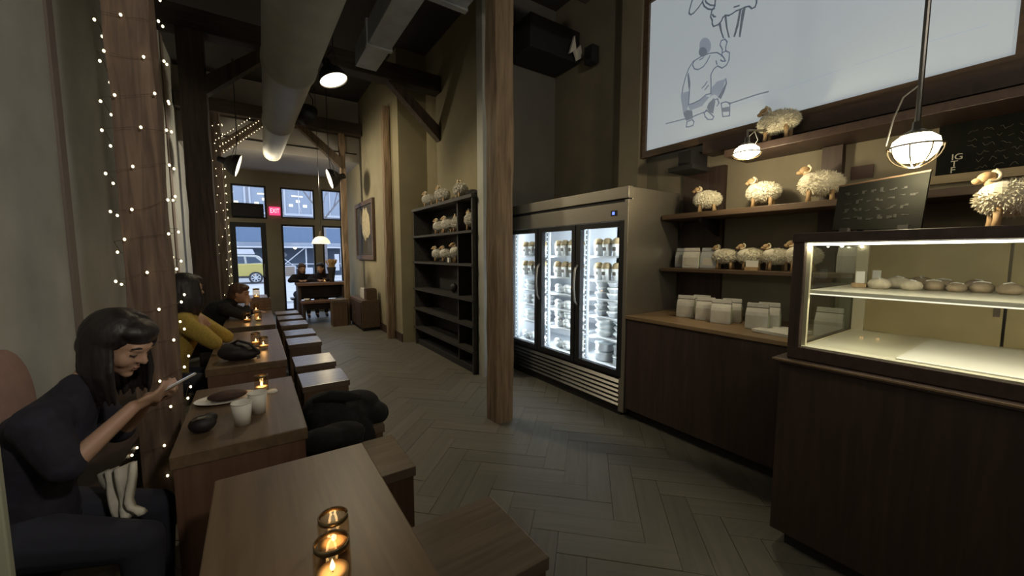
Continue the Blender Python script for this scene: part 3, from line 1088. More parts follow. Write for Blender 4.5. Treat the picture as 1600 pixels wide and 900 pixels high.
# framed picture: pale flower on dark ground, flat print
pf = thing('picture_frame', 'framed dark picture with a large pale blossom on the ochre wall', 'picture', (2.04, 8.72, 1.36))
y0, y1, z0, z1 = 7.95, 9.5, 1.38, 2.62
fr = MB()
fr.box(2.0, 2.058, y0, y0 + .09, z0, z1).box(2.0, 2.058, y1 - .09, y1, z0, z1).box(2.0, 2.058, y0 + .09, y1 - .09, z0, z0 + .09).box(2.0, 2.058, y0 + .09, y1 - .09, z1 - .09, z1)
fr.build('frame', 'frame_brown', pf, bevel=.006)
MB().box(2.03, 2.056, y0 + .09, y1 - .09, z0 + .09, z1 - .09).build('canvas', plain('dark canvas', (0.05, 0.042, 0.032), 0.7, var=.3, scale=5), pf)
m = MB()
random.seed(9)
for k, (cy, cz, ry, rz) in enumerate(((8.55, 2.15, .24, .30), (8.72, 2.25, .20, .22), (8.42, 2.05, .18, .20), (8.65, 1.98, .20, .18), (8.85, 2.12, .12, .2), (9.0, 2.3, .08, .16))):
    pts = []
    for i in range(22):
        a = 2 * math.pi * i / 22
        q = 1 + .10 * math.sin(5 * a + k) + random.uniform(-.04, .04)
        pts.append((cy + ry * q * math.cos(a), cz + rz * q * math.sin(a)))
    m.prism(pts, 'x', 2.027 - .0006 * k, 2.03)
m.build('blossom', plain('painted cream petals', (0.48, 0.40, 0.24), 0.7, var=.25, scale=9), pf)
m = MB()
for k in range(5):
    m.tube([(2.028, 8.6 + .04 * k, 1.9), (2.028, 8.55 + .07 * k, 1.7), (2.028, 8.5 + .09 * k, 1.5)], .006, 4)
m.build('stem', plain('painted stem', (0.13, 0.11, 0.06), 0.7), pf)

# ================================================================== FRIDGE
FX, FY0, FY1, FZ = 2.75, 2.26, 4.18, 2.09
fg = thing('display_fridge', 'tall three door stainless display fridge lit bright white inside', 'fridge', (3.1, 3.2, 0))
cab_ = MB()
cab_.box(FX + .05, 3.50, FY0, FY0 + .04, .06, FZ)
cab_.box(FX + .05, 3.50, FY1 - .04, FY1, .06, FZ)
cab_.box(FX + .05, 3.50, FY0 + .04, FY1 - .04, 1.84, FZ)
cab_.box(3.46, 3.50, FY0 + .04, FY1 - .04, .06, 1.84)
cab_.box(FX + .05, 3.46, FY0 + .04, FY1 - .04, .06, .40)
cab_.build('cabinet', 'steel', fg, bevel=.004)
MB().box(FX - .01, FX + .05, FY0 - .005, FY1, 1.99, FZ + .005).build('header', 'steel', fg, bevel=.004)
MB().box(FX - .002, FX + .05, FY0, FY1, 1.80, 1.96).build('fascia', 'steel', fg, bevel=.003)
MB().box(FX + .01, FX + .05, FY0, FY1, 1.955, 1.992).build('black_slot', 'black', fg)  # black slot between header and fascia
ds = MB().box(FX - .006, FX, 2.385, 2.455, 1.845, 1.893).build('display', 'black', fg)
MB().box(FX - .009, FX - .006, 2.412, 2.437, 1.857, 1.882).build('digit', 'led_blue', ds)
MB().box(FX - .01, FX + .05, FY0 - .005, FY0 + .035, .05, 1.98).build('corner_post', 'steel', fg, bevel=.003)
inn = MB()
inn.box(3.44, 3.458, FY0 + .045, FY1 - .045, .41, 1.83)
inn.box(FX + .06, 3.44, FY0 + .045, FY0 + .055, .41, 1.83).box(FX + .06, 3.44, FY1 - .055, FY1 - .045, .41, 1.83)
inn.box(FX + .06, 3.44, FY0 + .055, FY1 - .055, .402, .41).box(FX + .06, 3.44, FY0 + .055, FY1 - .055, 1.82, 1.835)
inn.build('liner', 'fridge_in', fg)
MB().box(FX + .03, 3.45, FY0 + .06, FY1 - .06, .0, .06).build('base', 'black', fg)
# grille of louvres
for k in range(6):
    z = .10 + k * .043
    MB().prism([(FX - .012, z), (FX + .03, z), (FX + .03, z + .026), (FX + .012, z + .026)], 'y', FY0 + .06, FY1 - .03).build('louvre', 'louvre', fg)
MB().box(FX + .028, FX + .05, FY0 + .04, FY1, .06, .36).build('grille_back', 'black', fg)
MB().box(FX - .005, FX + .03, FY0 + .03, FY0 + .06, .05, .36).build('grille_end', 'steel', fg)
DW = .625
doors = [(FY0 + .035 + k * DW, FY0 + .035 + (k + 1) * DW - .012) for k in range(3)]
for a, b in doors:
    m = MB()
    fz0, fz1, fw = .375, 1.795, .055
    m.box(FX - .01, FX + .045, a, a + fw, fz0, fz1).box(FX - .01, FX + .045, b - fw - .01, b, fz0, fz1)
    m.box(FX - .01, FX + .045, a + fw, b - fw - .01, fz0, fz0 + .05).box(FX - .01, FX + .045, a + fw, b - fw - .01, fz1 - .05, fz1)
    d = m.build('door', 'black', fg, bevel=.003)
    MB().box(FX + .01, FX + .016, a + fw, b - fw - .01, fz0 + .05, fz1 - .05).build('pane', 'glass', d)
    hy = b - .03
    MB().tube([(FX - .012, hy, .98), (FX - .045, hy, 1.03), (FX - .058, hy, 1.15), (FX - .058, hy, 1.22), (FX - .045, hy, 1.34), (FX - .012, hy, 1.39)], .011, 8).build('handle', 'steel', d, smooth=True)
# led strips at the mullions
for k, (a, b) in enumerate(doors):
    MB().box(FX + .065, FX + .085, b - .088, b - .066, .44, 1.80).build('led_strip', 'led_cool', fg)
    for j in range(26):
        z = .47 + j * .051
        o = MB().ell((FX + .062, b - .077, z), .0055, 6, 4)
        if j == 0 and k == 0:
            dot = o.mesh('led', 'led_dot', (FX + .062, b - .077, z))
        q = bpy.data.objects.new('led', dot)
        COL.objects.link(q)
        q.parent = fg
        q.location = Vector((FX + .062, b - .077, z)) - origin_of(fg)
    MB().box(FX + .10, FX + .12, b - .07, b - .05, .41, 1.82).build('shelf_rail', 'fridge_in', fg)
SHZ = [.412, .66, .87, 1.05, 1.24, 1.48]
for k, (a, b) in enumerate(doors):
    for z in SHZ[1:]:
        MB().box(FX + .11, 3.42, a + .03, b - .06, z - .016, z).build('shelf', 'fridge_in', fg)
for k, (a, b) in enumerate(doors):
    for yy, sg in ((b - .105, -1), (a + .03, 1)):
        L_ = lamp('fridge_light', 'AREA', (FX + .09, yy, 1.12), 3.4 if sg < 0 else 6.5, (.86, .93, 1), .03, aim((.86, sg * .50, 0)), parent=fg)
        L_.data.shape = 'RECTANGLE'
        L_.data.size = .02
        L_.data.size_y = 1.3


side = ['right', 'middle', 'left']
lev = ['bottom', 'second lowest', 'third lowest', 'third highest', 'second highest', 'top']
order = ['first', 'second', 'third', 'fourth', 'fifth', 'sixth']
M['tub'] = plain('white food tub', (0.72, 0.73, 0.72), 0.4)
M['tub_clear'] = plain('clear tub', (0.55, 0.60, 0.62), 0.2)
M['greens'] = plain('salad', (0.18, 0.20, 0.09), 0.7, var=.5, scale=50)
M['grain'] = plain('granola', (0.30, 0.22, 0.11), 0.8, var=.4, scale=60)
M['foil'] = plain('foil tray', (0.66, 0.68, 0.70), 0.35, 0.4)
M['blue_label'] = plain('blue bottle', (0.05, 0.07, 0.35), 0.3)


def tub(c, label, group, kind):
    x, y, z = c
    t = thing({'cup': 'yoghurt_cup', 'tray': 'food_tray', 'bowl': 'food_bowl', 'bag': 'food_pack', 'pot': 'food_pot'}[kind], label, 'food', c, group)
    if kind == 'cup':
        MB().lathe(c, [(0, 0), (.034, 0), (.045, .10), (0, .10)], 14).build('pot', 'tub', t, smooth=True)
        MB().lathe((x, y, z + .10), [(.046, 0), (.046, .008), (.036, .04), (.02, .052), (0, .054)], 14).build('topping', 'grain', t, smooth=True)
        MB().box(x - .045, x - .037, y - .016, y + .016, z + .045, z + .075).build('label', 'bag_line', t)
    elif kind == 'tray':
        mt = Matrix.Diagonal((1.25, .75, 1))
        MB().lathe(c, [(0, .0), (.055, 0), (.085, .045), (.09, .048), (.08, .04), (0, .036)], 8, mt).build('tray', 'foil', t)
        MB().lathe(c, [(.088, .046), (.08, .062), (.05, .068), (0, .07)], 8, mt).build('lid', 'tub', t)
    elif kind == 'bowl':
        MB().lathe(c, [(0, 0), (.06, 0), (.105, .055), (.11, .06), (0, .058)], 20).build('bowl', 'tub', t, smooth=True)
        MB().lathe((x, y, z + .058), [(.108, 0), (.098, .018), (0, .026)], 20).build('lid', 'tub_clear', t, smooth=True)
    elif kind == 'bag':
        m = MB()
        m.ell((x, y, z + .045), (.07, .075, .045), 12, 8).ell((x - .02, y + .02, z + .085), (.045, .05, .035), 10, 6)
        m.build('wrap', 'tub', t, smooth=True)
        MB().ell((x - .045, y - .02, z + .05), (.03, .035, .03), 8, 6).build('filling', 'tub_clear', t, smooth=True)
    else:
        MB().lathe(c, [(0, 0), (.105, 0), (.115, .01), (.115, .085), (.122, .09), (0, .092)], 20).build('pot', 'foil', t, smooth=True)
        MB().lathe((x, y, z + .09), [(.124, 0), (.12, .014), (.03, .024), (0, .026)], 20).build('lid', 'tub_clear', t, smooth=True)
    return t


plan = {0: [('pot', 2, 2), ('bowl', 2, 3), ('tray', 3, 3), ('tray', 3, 3), ('cup', 4, 1), ('cup', 4, 1)],
        1: [('bag', 3, 1), ('bag', 3, 2), ('bag', 3, 1), ('bag', 3, 1), ('cup', 4, 1), ('cup', 4, 1)],
        2: [('bag', 3, 1), ('bowl', 2, 2), ('tray', 3, 2), ('bowl', 2, 2), ('cup', 4, 1), ('cup', 4, 1)]}
what = {'pot': 'metal food pot', 'bowl': 'white food bowl', 'tray': 'foil food tray', 'cup': 'white yoghurt cup', 'bag': 'white wrapped food pack'}
hh = {'pot': .12, 'bowl': .062, 'tray': .056, 'cup': .16, 'bag': .105}
protos = {}
random.seed(21)
for k, (a, b) in enumerate(doors):
    for L, (kind, n, st) in enumerate(plan[k]):
        z = SHZ[L] + .001
        y0_, y1_ = a + .045, b - .085
        for j in range(n):
            for s_ in range(st):
                y = y0_ + (y1_ - y0_) * (j + .5) / n
                x = FX + {'cup': .17, 'pot': .225, 'bowl': .225, 'tray': .235, 'bag': .19}[kind] + random.uniform(-.01, .01)
                # counted from the camera side of the door to its far side
                lb = '%s, %s from right, %s shelf, %s fridge door' % (what[kind], order[j], lev[L], side[k])
                if st > 1:
                    lb = (['lower ', 'upper '] if st == 2 else ['bottom ', 'middle ', 'top '])[s_] + lb
                sc = {'cup': 1.15, 'pot': .84, 'bowl': .94, 'bag': .93, 'tray': 1.0}[kind]
                gp = 'food packs in the display fridge'
                if kind not in protos:
                    protos[kind] = tub((x, y, z + s_ * hh[kind] * sc), lb, gp, kind)
                    protos[kind].scale = (sc, sc, sc)
                else:
                    dup(protos[kind], (x, y, z + s_ * hh[kind] * sc), label=lb, group=gp)
bt = thing('bottle', 'blue labelled bottle at the bottom right corner inside the fridge', 'bottle', (FX + .15, doors[0][0] + .085, SHZ[0]))
c = (FX + .13, doors[0][0] + .085, SHZ[0] + .001)
MB().lathe(c, [(0, 0), (.032, 0), (.033, .01), (.033, .13), (.012, .19), (.012, .23), (0, .23)], 18).build('bottle', 'blue_label', bt, smooth=True)
MB().lathe(c, [(.034, .05), (.034, .075)], 18).build('label', 'paper', bt, smooth=True)
bk = thing('carton', 'pale leaning carton at the bottom of the fridge behind the middle door', 'carton', (FX + .3, doors[1][0] + .15, SHZ[0]))
rot = Matrix.Rotation(R(24), 3, 'X')
MB().box(FX + .16, FX + .24, doors[1][0] + .08, doors[1][0] + .19, SHZ[0] + .03, SHZ[0] + .19, rot).build('box', 'bag_white', bk)
MB().box(FX + .155, FX + .16, doors[1][0] + .10, doors[1][0] + .17, SHZ[0] + .07, SHZ[0] + .15, rot, (FX + .2, doors[1][0] + .135, SHZ[0] + .11)).build('label', 'paper', bk)

# dark box and clutter high above the fridge
ub = MB().box(2.80, 3.58, 3.78, 4.27, 3.92, 4.30).build('dark_box', 'black_matte', bevel=.01)
tag(ub, 'large dark box fixed high above the fridge in the corner', 'box')
rb = MB()
rb.prism([(3.34, 3.95), (3.42, 4.18), (3.45, 4.02), (3.52, 4.1), (3.56, 3.96), (3.47, 3.9), (3.42, 4.0)], 'y', 3.70, 3.73)
o = rb.build('paper_garland', 'paper')
tag(o, 'jagged pale paper garland hanging beside the high dark box', 'garland')
spk = thing('wall_speaker', 'small black speaker on the wall between dark box and screen', 'speaker', (3.52, 3.5, 3.8))
MB().box(3.44, 3.56, 3.42, 3.56, 3.78, 3.98).build('casing', 'black_matte', spk, bevel=.012)
MB().cyl((3.438, 3.49, 3.86), (3.445, 3.49, 3.86), .045, n=20).build('cone', 'black', spk)
MB().box(3.56, 3.6, 3.47, 3.51, 3.86, 3.9).build('bracket', 'black', spk)
for k, (x, y, w) in enumerate(((3.02, 4.0, .07), (3.22, 3.98, .10), (3.36, 4.0, .08))):
    o = MB().box(x - w / 2, x + w / 2, y - .06, y + .06, 4.301, 4.36 + .04 * (k == 1)).build('carton', 'bag_silver', bevel=.008)
    tag(o, 'small pale carton on top of the high dark box, %s of three' % ['left', 'middle', 'right'][k], 'box')

# ================================================================== WOOLLY SHEEP
def sheep_parts(mat, seed, tall=1.0, long=1.0):
    """toy sheep about 0.26 m long, standing on its feet at the origin and facing +x"""
    random.seed(seed)
    body = MB()
    bz = .118 * tall
    rx, ry, rz = .112 * long, .078, .070
    body.ell((0, 0, bz), (rx, ry, rz), 24, 14)
    body.ell((.05 * long, 0, bz + .012), (.065, .070, .062), 18, 12)
    # fine fluffy locks of fleece all over
    for i in range(1500):
        u = random.uniform(-1, 1)
        a = random.uniform(0, 2 * math.pi)
        s = math.sqrt(1 - u * u)
        nrm = Vector((s * math.cos(a), s * math.sin(a), u))
        p = Vector((nrm.x * rx * .97, nrm.y * ry * .97, nrm.z * rz * .97 + bz))
        d = (nrm * 1.0 + Vector((random.uniform(-.7, .7), random.uniform(-.7, .7), random.uniform(-.9, .25)))).normalized()
        L = random.uniform(.010, .024)
        t1 = d.orthogonal().normalized()
        t2 = d.cross(t1)
        w = random.uniform(.003, .006)
        q = [p + (t1 * math.cos(h) + t2 * math.sin(h)) * w for h in (0, 2.09, 4.19)]
        body.add(q + [p + d * L], [(0, 1, 3), (1, 2, 3), (2, 0, 3)])
    head = MB()
    hx, hz = .088 * long, bz + .092
    head.ell((hx, 0, hz), (.028, .021, .024), 14, 10, Matrix.Rotation(R(25), 3, 'Y'))
    head.ell((hx + .024, 0, hz - .013), (.018, .014, .014), 12, 8)
    head.cap((hx - .030, 0, hz - .05), .027, (hx - .008, 0, hz - .008), .020, 10)
    legs = []
    for sx in (-1, 1):
        for sy in (-1, 1):
            m = MB()
            m.tube([(sx * .056 * long, sy * .036, bz - .03), (sx * .058 * long, sy * .036, .04), (sx * .06 * long, sy * .036, 0.0)], [.016, .012, .015], 8)
            legs.append(m)
    horn = []
    for sy in (-1, 1):
        m = MB()
        pts, rs = [], []
        for i in range(10):
            a = R(75 - i * 22)
            pts.append((hx - .012 - .023 * math.cos(a), sy * (.015 + .0014 * i), hz + .004 + .023 * math.sin(a)))
            rs.append(.0085 - .0005 * i)
        m.tube(pts, rs, 7)
        horn.append(m)
    return body, head, legs, horn


def sheep_proto(name, label, loc, mat, seed, tall=1.0, long=1.0, rz=0.0, sc=1.0, group=None):
    t = thing(name, label, 'toy sheep', (0, 0, 0), group)
    b, h, ls, hs = sheep_parts(mat, seed, tall, long)
    b.build('fleece', mat, t)
    hd = h.build('head', 'tan_wood', t, smooth=True)
    for q in hs:
        q.build('horn', 'horn', hd, smooth=True)
    for q in ls:
        q.build('leg', 'tan_wood', t, smooth=True)
    t.location = loc
    t.rotation_euler = (0, 0, rz)
    t.scale = (sc, sc, sc)
    return t


PI = math.pi
A = sheep_proto('toy_sheep', 'cream woolly sheep, first from the left on the top shelf over the counter', (3.36, 1.90, 1.865), 'wool', 1, rz=PI * .62, sc=.98, group='woolly sheep')
GS = 'woolly sheep'
dup(A, (3.36, 1.45, 1.865), PI * .55, 'cream woolly sheep under the small lit lamp on the top shelf', GS, 1.02)
dup(A, (3.36, 1.08, 1.865), PI * .60, 'large cream sheep on the top shelf, left of the leaning chalkboard', GS, 1.12)
Bs = sheep_proto('toy_sheep', 'biggest shaggy sheep on the bakery case at the right frame edge', (2.77, 0.175, 1.605), 'wool', 2, 1.12, 1.1, PI * .60, 1.05, GS)
dup(Bs, (3.33, 1.36, 2.345), PI * .5, 'fluffy sheep on the high ledge right below the screen', GS, 1.1)
for k, (y, sc) in enumerate(((1.73, .92), (1.52, .90), (1.335, .92), (1.16, .98))):
    dup(A if k % 2 else Bs, (3.38, y, 1.372), PI * (.55 + .08 * (k % 3)), '%s sheep from the left on the middle shelf over the counter' % order[k], GS, sc * (1 if k % 2 else .9))
UX = 2.36
Gs = sheep_proto('toy_sheep', 'leftmost grey white sheep on the top of the dark shelf unit', (UX, 5.85, 2.225), 'wool_grey', 3, 1.0, .95, PI * .7, 1.1, GS)
for lb, (y, z, rz, sc) in {'middle grey white sheep on the top of the dark shelf unit': (5.35, 2.225, .6, 1.2),
                           'rightmost grey white sheep on the top of the dark shelf unit': (4.75, 2.225, .45, 1.15),
                           'first sheep from the left on the second shelf of the dark unit': (5.45, 1.795, .7, 1.0),
                           'second sheep from the left on the second shelf of the dark unit': (5.15, 1.795, .7, 1.05),
                           'third sheep from the left on the second shelf of the dark unit': (4.83, 1.795, .5, 1.1),
                           'rightmost sheep on the second shelf of the dark unit': (4.40, 1.795, .55, 1.2),
                           'left sheep of a close pair on the third shelf of the dark unit': (5.5, 1.385, .8, 1.0),
                           'right sheep of a close pair on the third shelf of the dark unit': (5.2, 1.385, .8, 1.0),
                           'lone sheep seen head on, right side of the third shelf of the dark unit': (4.82, 1.385, .95, 1.15)}.items():
    dup(Gs, (UX, y, z), PI * rz, lb, GS, sc)
o = MB().ell((UX, 5.0, 1.02), (.05, .06, .07), 14, 10).build('dark_jar', 'leather', smooth=True)
tag(o, 'dark round jar on the fourth shelf of the dark unit', 'jar')
o = MB().box(2.28, 2.31, 4.97, 5.03, 1.385, 1.45).build('price_card', 'paper')
tag(o, 'tiny white price card on the third shelf of the dark unit', 'card')
o = MB()
o.ell((UX, 4.42, 2.27), (.07, .13, .05), 14, 10).ell((UX, 4.30, 2.255), (.06, .09, .035), 12, 8)
o = fuse(o, 'dark_bundle', 'cloth_black', None, .01, 2)
tag(o, 'dark soft bundle at the right end on top of the shelf unit', 'bundle')

# dark shelf unit in the alcove
su = thing('shelf_unit', 'tall dark shelf unit with sheep in the ochre alcove', 'shelf', (2.36, 5.1, 0))
MB().box(2.525, 2.548, 4.14, 6.2, 0, 2.20).build('back_panel', 'shelf_dark', su)
for yy in (4.14, 4.62, 6.17):
    MB().box(2.21 if yy != 4.62 else 2.25, 2.525, yy, yy + .03, 0, 2.18).build('upright', 'shelf_dark', su)
for z, th in ((2.22, .04), (1.79, .03), (1.38, .03), (0.945, .03), (.62, .03), (.30, .03)):
    MB().box(2.19, 2.525, 4.13, 6.22, z - th, z).build('shelf', 'shelf_dark', su)
MB().box(2.24, 2.525, 4.17, 6.17, .0, .08).build('plinth', 'black_matte', su)

# ================================================================== COUNTER WALL
cnt = thing('back_counter', 'dark brown back counter between fridge and bakery case', 'counter', (3.1, 1.55, 0))
MB().box(2.73, 3.59, 0.83, 2.25, .925, .955).build('worktop', 'edge_wood', cnt, bevel=.003)
MB().box(2.75, 3.58, 0.83, 2.25, .10, .925).build('body', 'dark_wood_z', cnt)
MB().box(2.83, 3.58, 0.83, 2.25, 0, .10).build('kickboard', 'black_matte', cnt)


def wall_shelf(label, x0, y0, y1, z, th, bk, mat='frame_brown'):
    t = thing('wall_shelf', label, 'shelf', (3.4, (y0 + y1) / 2, z - th))
    MB().box(x0, 3.598, y0, y1, z - th, z).build('board', mat, t, bevel=.003)
    for yy in bk:
        MB().prism([(3.598, z - th), (3.598, z - th - .16), (3.57, z - th - .16), (x0 + .06, z - th - .03), (x0 + .06, z - th)], 'y', yy - .012, yy + .012).build('bracket', 'black', t)
    return t


wall_shelf('brown top shelf with large sheep over the counter', 3.2, -0.4, 2.24, 1.862, .045, (.9, 1.9))
wall_shelf('thin brown middle shelf with coffee bags and sheep over the counter', 3.2, 0.3, 2.24, 1.37, .03, (.7,))
MB_ = MB().box(3.56, 3.6, 1.86, 2.26, .95, 2.3).build('wall_board', 'dark_wood_z')
tag(MB_, 'dark upright board on the wall beside the fridge behind the shelves', 'panel')
ub_ = MB().box(3.53, 3.598, 1.02, 1.14, 1.0, 2.28).build('wall_batten', 'dark_wood_z')
tag(ub_, 'upright brown batten on the counter wall between the two lamps', 'batten')
lg = thing('high_ledge', 'dark brown ledge running under the screen over the counter wall', 'shelf', (3.4, 1.2, 2.3))
MB().box(3.22, 3.598, -1.4, 1.7, 2.285, 2.34).build('board', 'dark_wood', lg, bevel=.004)
MB().box(3.42, 3.598, -1.4, 2.0, 2.40, 2.51).build('fascia', 'dark_wood', lg)
lb_ = thing('wall_bracket', 'dark block on a small ledge left under the screen', 'bracket', (3.4, 2.12, 2.25))
MB().box(3.27, 3.6, 2.0, 2.24, 2.26, 2.30).build('plate', 'black_matte', lb_)
MB().box(3.33, 3.6, 2.05, 2.18, 2.30, 2.44).build('block', 'black_matte', lb_, bevel=.006)

# screen with its projected sketch, flat print
scn = thing('projection_screen', 'large bright white screen with a sketch of a man painting a sheep', 'screen', (3.5, 1.5, 2.55))
MB().box(3.50, 3.52, 0.29, 2.66, 2.575, 4.05).build('panel', 'screen', scn)
sf = MB()
sf.box(3.47, 3.53, 2.66, 2.72, 2.51, 4.11).box(3.47, 3.53, 0.23, 0.29, 2.51, 4.11).box(3.47, 3.53, .29, 2.66, 2.51, 2.575).box(3.47, 3.53, .29, 2.66, 4.05, 4.11)
sf.build('frame', 'frame_brown', scn)
MB().box(3.52, 3.6, .8, 2.2, 3.0, 3.6).build('wall_mount', 'black', scn)
SHEEP_LINES = [[(2.207,3.845),(2.226,3.789),(2.236,3.748),(2.216,3.723),(2.187,3.724),(2.144,3.748),(2.11,3.776),(2.1,3.79)],[(2.106,3.78),(2.087,3.733),(2.051,3.692),(2.023,3.673),(1.989,3.665)],[(2.08,3.78),(2.068,3.754),(2.032,3.715),(1.984,3.687)],[(1.986,3.731),(1.99,3.684),(2.015,3.653),(2.023,3.612),(2.005,3.572),(2.007,3.548),(1.992,3.516),(1.956,3.511),(1.924,3.527),(1.912,3.553),(1.893,3.562),(1.861,3.544),(1.83,3.545),(1.8,3.552),(1.763,3.546),(1.728,3.546),(1.698,3.537),(1.674,3.507),(1.651,3.507),(1.641,3.531),(1.642,3.554)],[(2.007,3.624),(1.993,3.598),(1.977,3.592)],[(1.82,3.592),(1.795,3.586),(1.777,3.582)],[(2.207,3.845),(2.188,3.913),(2.118,3.939),(2.034,3.906),(1.99,3.832),(1.986,3.731)],[(1.642,3.554),(1.606,3.603),(1.611,3.684),(1.66,3.779),(1.744,3.862),(1.843,3.931),(1.931,3.958),(1.995,3.934),(1.99,3.832)]]
SHEEP_FILL = [[(1.949,3.515),(1.926,3.436),(1.904,3.376),(1.888,3.369),(1.913,3.436),(1.926,3.516)],[(1.9,3.559),(1.882,3.459),(1.857,3.362),(1.842,3.355),(1.867,3.452),(1.88,3.556)],[(1.775,3.546),(1.794,3.43),(1.814,3.349),(1.799,3.342),(1.775,3.415),(1.757,3.537)],[(1.753,3.535),(1.763,3.428),(1.768,3.328),(1.754,3.319),(1.74,3.428),(1.722,3.543)]]
MAN_LINES = [[(2.02,3.3),(2.089,3.303),(2.16,3.292),(2.177,3.259),(2.157,3.218),(2.12,3.197),(2.071,3.204),(2.037,3.237),(2.012,3.278)],[(2.168,3.295),(2.217,3.241),(2.245,3.17),(2.269,3.083),(2.273,3.043)],[(2.216,3.2),(2.196,3.099),(2.199,2.991),(2.203,2.911),(2.151,2.909),(2.093,2.917),(2.038,2.945),(1.989,2.942),(1.991,3.026),(1.997,3.106),(1.972,3.147),(1.939,3.16)],[(2.013,3.297),(1.951,3.278),(1.903,3.234),(1.882,3.2),(1.875,3.172)],[(1.939,3.16),(1.898,3.125),(1.86,3.136),(1.84,3.171),(1.84,3.232),(1.872,3.258),(1.904,3.253),(1.907,3.229)],[(1.904,3.253),(1.902,3.283),(1.925,3.33),(1.916,3.363),(1.884,3.361),(1.863,3.328),(1.874,3.296),(1.872,3.258)],[(2.076,3.017),(2.049,3.034),(2.029,3.059)],[(2.047,2.994),(2.014,3.021)],[(2.109,3.278),(2.074,3.284)],[(1.915,3.201),(1.894,3.18),(1.868,3.176)],[(1.955,3.21),(1.946,3.176)],[(1.861,3.024),(1.853,2.978),(1.875,2.91),(1.899,2.868)],[(2.217,2.71),(2.212,2.756),(2.159,2.762),(2.139,2.736),(2.149,2.705),(2.194,2.704),(2.217,2.71)],[(2.045,2.79),(2.025,2.81),(1.952,2.73),(1.965,2.708),(2.007,2.72),(2.033,2.753),(2.045,2.79)],[(1.959,2.874),(1.926,2.876),(1.911,2.833),(1.929,2.814)],[(1.891,2.827),(1.872,2.707),(1.814,2.697),(1.815,2.803),(1.852,2.827),(1.891,2.827)],[(2.153,2.788),(2.024,2.797)],[(2.437,2.8),(2.228,2.789)],[(1.825,2.8),(1.609,2.804),(1.514,2.799)]]
MAN_DARK = [[(2.006,3.358),(2.009,3.333),(2.02,3.314),(2.037,3.306),(2.059,3.31),(2.081,3.324),(2.1,3.348),(2.114,3.377),(2.119,3.406),(2.116,3.432),(2.105,3.451),(2.087,3.458),(2.065,3.454),(2.043,3.439),(2.024,3.415),(2.011,3.387)],[(2.217,2.868),(2.163,2.845),(2.152,2.774),(2.22,2.766),(2.254,2.844)],[(2.006,2.863),(1.96,2.894),(1.945,2.857),(1.96,2.758),(1.996,2.782),(2.023,2.829)],[(2.227,3.191),(2.213,3.199),(2.196,3.099),(2.209,3.049)],[(1.886,2.785),(1.879,2.747),(1.814,2.734),(1.815,2.776)],[(1.926,2.889),(1.899,2.868),(1.872,2.922),(1.857,2.992),(1.883,2.951)]]
MAN_GREY = [[(1.989,2.987),(1.94,3.027),(1.861,3.024),(1.883,2.951),(1.927,2.896),(1.955,2.924),(2.002,2.914),(1.987,2.941)],[(2.211,2.911),(2.151,2.909),(2.038,2.938),(2.002,2.914),(2.035,2.885),(2.069,2.856),(2.186,2.851)],[(2.286,3.047),(2.201,3.033),(2.203,2.911),(2.217,2.868),(2.254,2.844),(2.287,3.007)]]



def stroke(mb, pts, w, x):
    P = [Vector((0, p[0], p[1])) for p in pts]
    for a, b in zip(P, P[1:]):
        d = (b - a)
        if d.length < 1e-5:
            continue
        d.normalize()
        nn = Vector((0, -d.z, d.y)) * w / 2
        e = d * w * .3
        mb.add([(x, *(v.yz)) for v in (a - e + nn, b + e + nn, b + e - nn, a - e - nn)], [(0, 1, 2, 3)])


def fills(mb, polys, x):
    for p in polys:
        mb.add([(x, y, z) for y, z in p], [tuple(range(len(p)))])


m = MB()
for p in SHEEP_LINES:
    stroke(m, p, .013, 3.4985)
fills(m, SHEEP_FILL, 3.498)
m.build('sheep_sketch', 'sketch_line', scn)
m = MB()
for p in MAN_LINES:
    stroke(m, p, .0105, 3.4975)
m.build('man_sketch', 'sketch_dark', scn)
for nm, pg in zip(('cap', 'left_boot', 'right_boot', 'sleeve_shade', 'bucket_band', 'knee_shade'), MAN_DARK):
    m = MB()
    fills(m, [pg], 3.4982)
    m.build(nm, 'sketch_grey' if nm == 'cap' else 'sketch_dark', scn)
m = MB()
yc, zc = [sum(q[i] for q in MAN_DARK[0]) / len(MAN_DARK[0]) for i in (0, 1)]
fills(m, [[(yc + (y - yc) * .7 + .02, zc + (z - zc) * .6 - .045) for y, z in MAN_DARK[0]]], 3.4978)
m.build('cap_shade', 'sketch_dark', scn)
for nm, pg in zip(('knee', 'seat', 'thigh'), MAN_GREY):
    m = MB()
    fills(m, [pg], 3.4985)
    m.build(nm, 'sketch_grey', scn)
for p in ([(2.366, 2.781), (2.1, 2.778)], [(1.85, 2.77), (1.512, 2.775)], [(1.45, 2.78), (1.031, 2.795)], [(.98, 2.795), (.70, 2.80)], [(.64, 2.795), (.40, 2.785)]):
    m = MB()
    stroke(m, p, .005, 3.4985)
    m.build('ground_line', 'sketch_faint', scn)

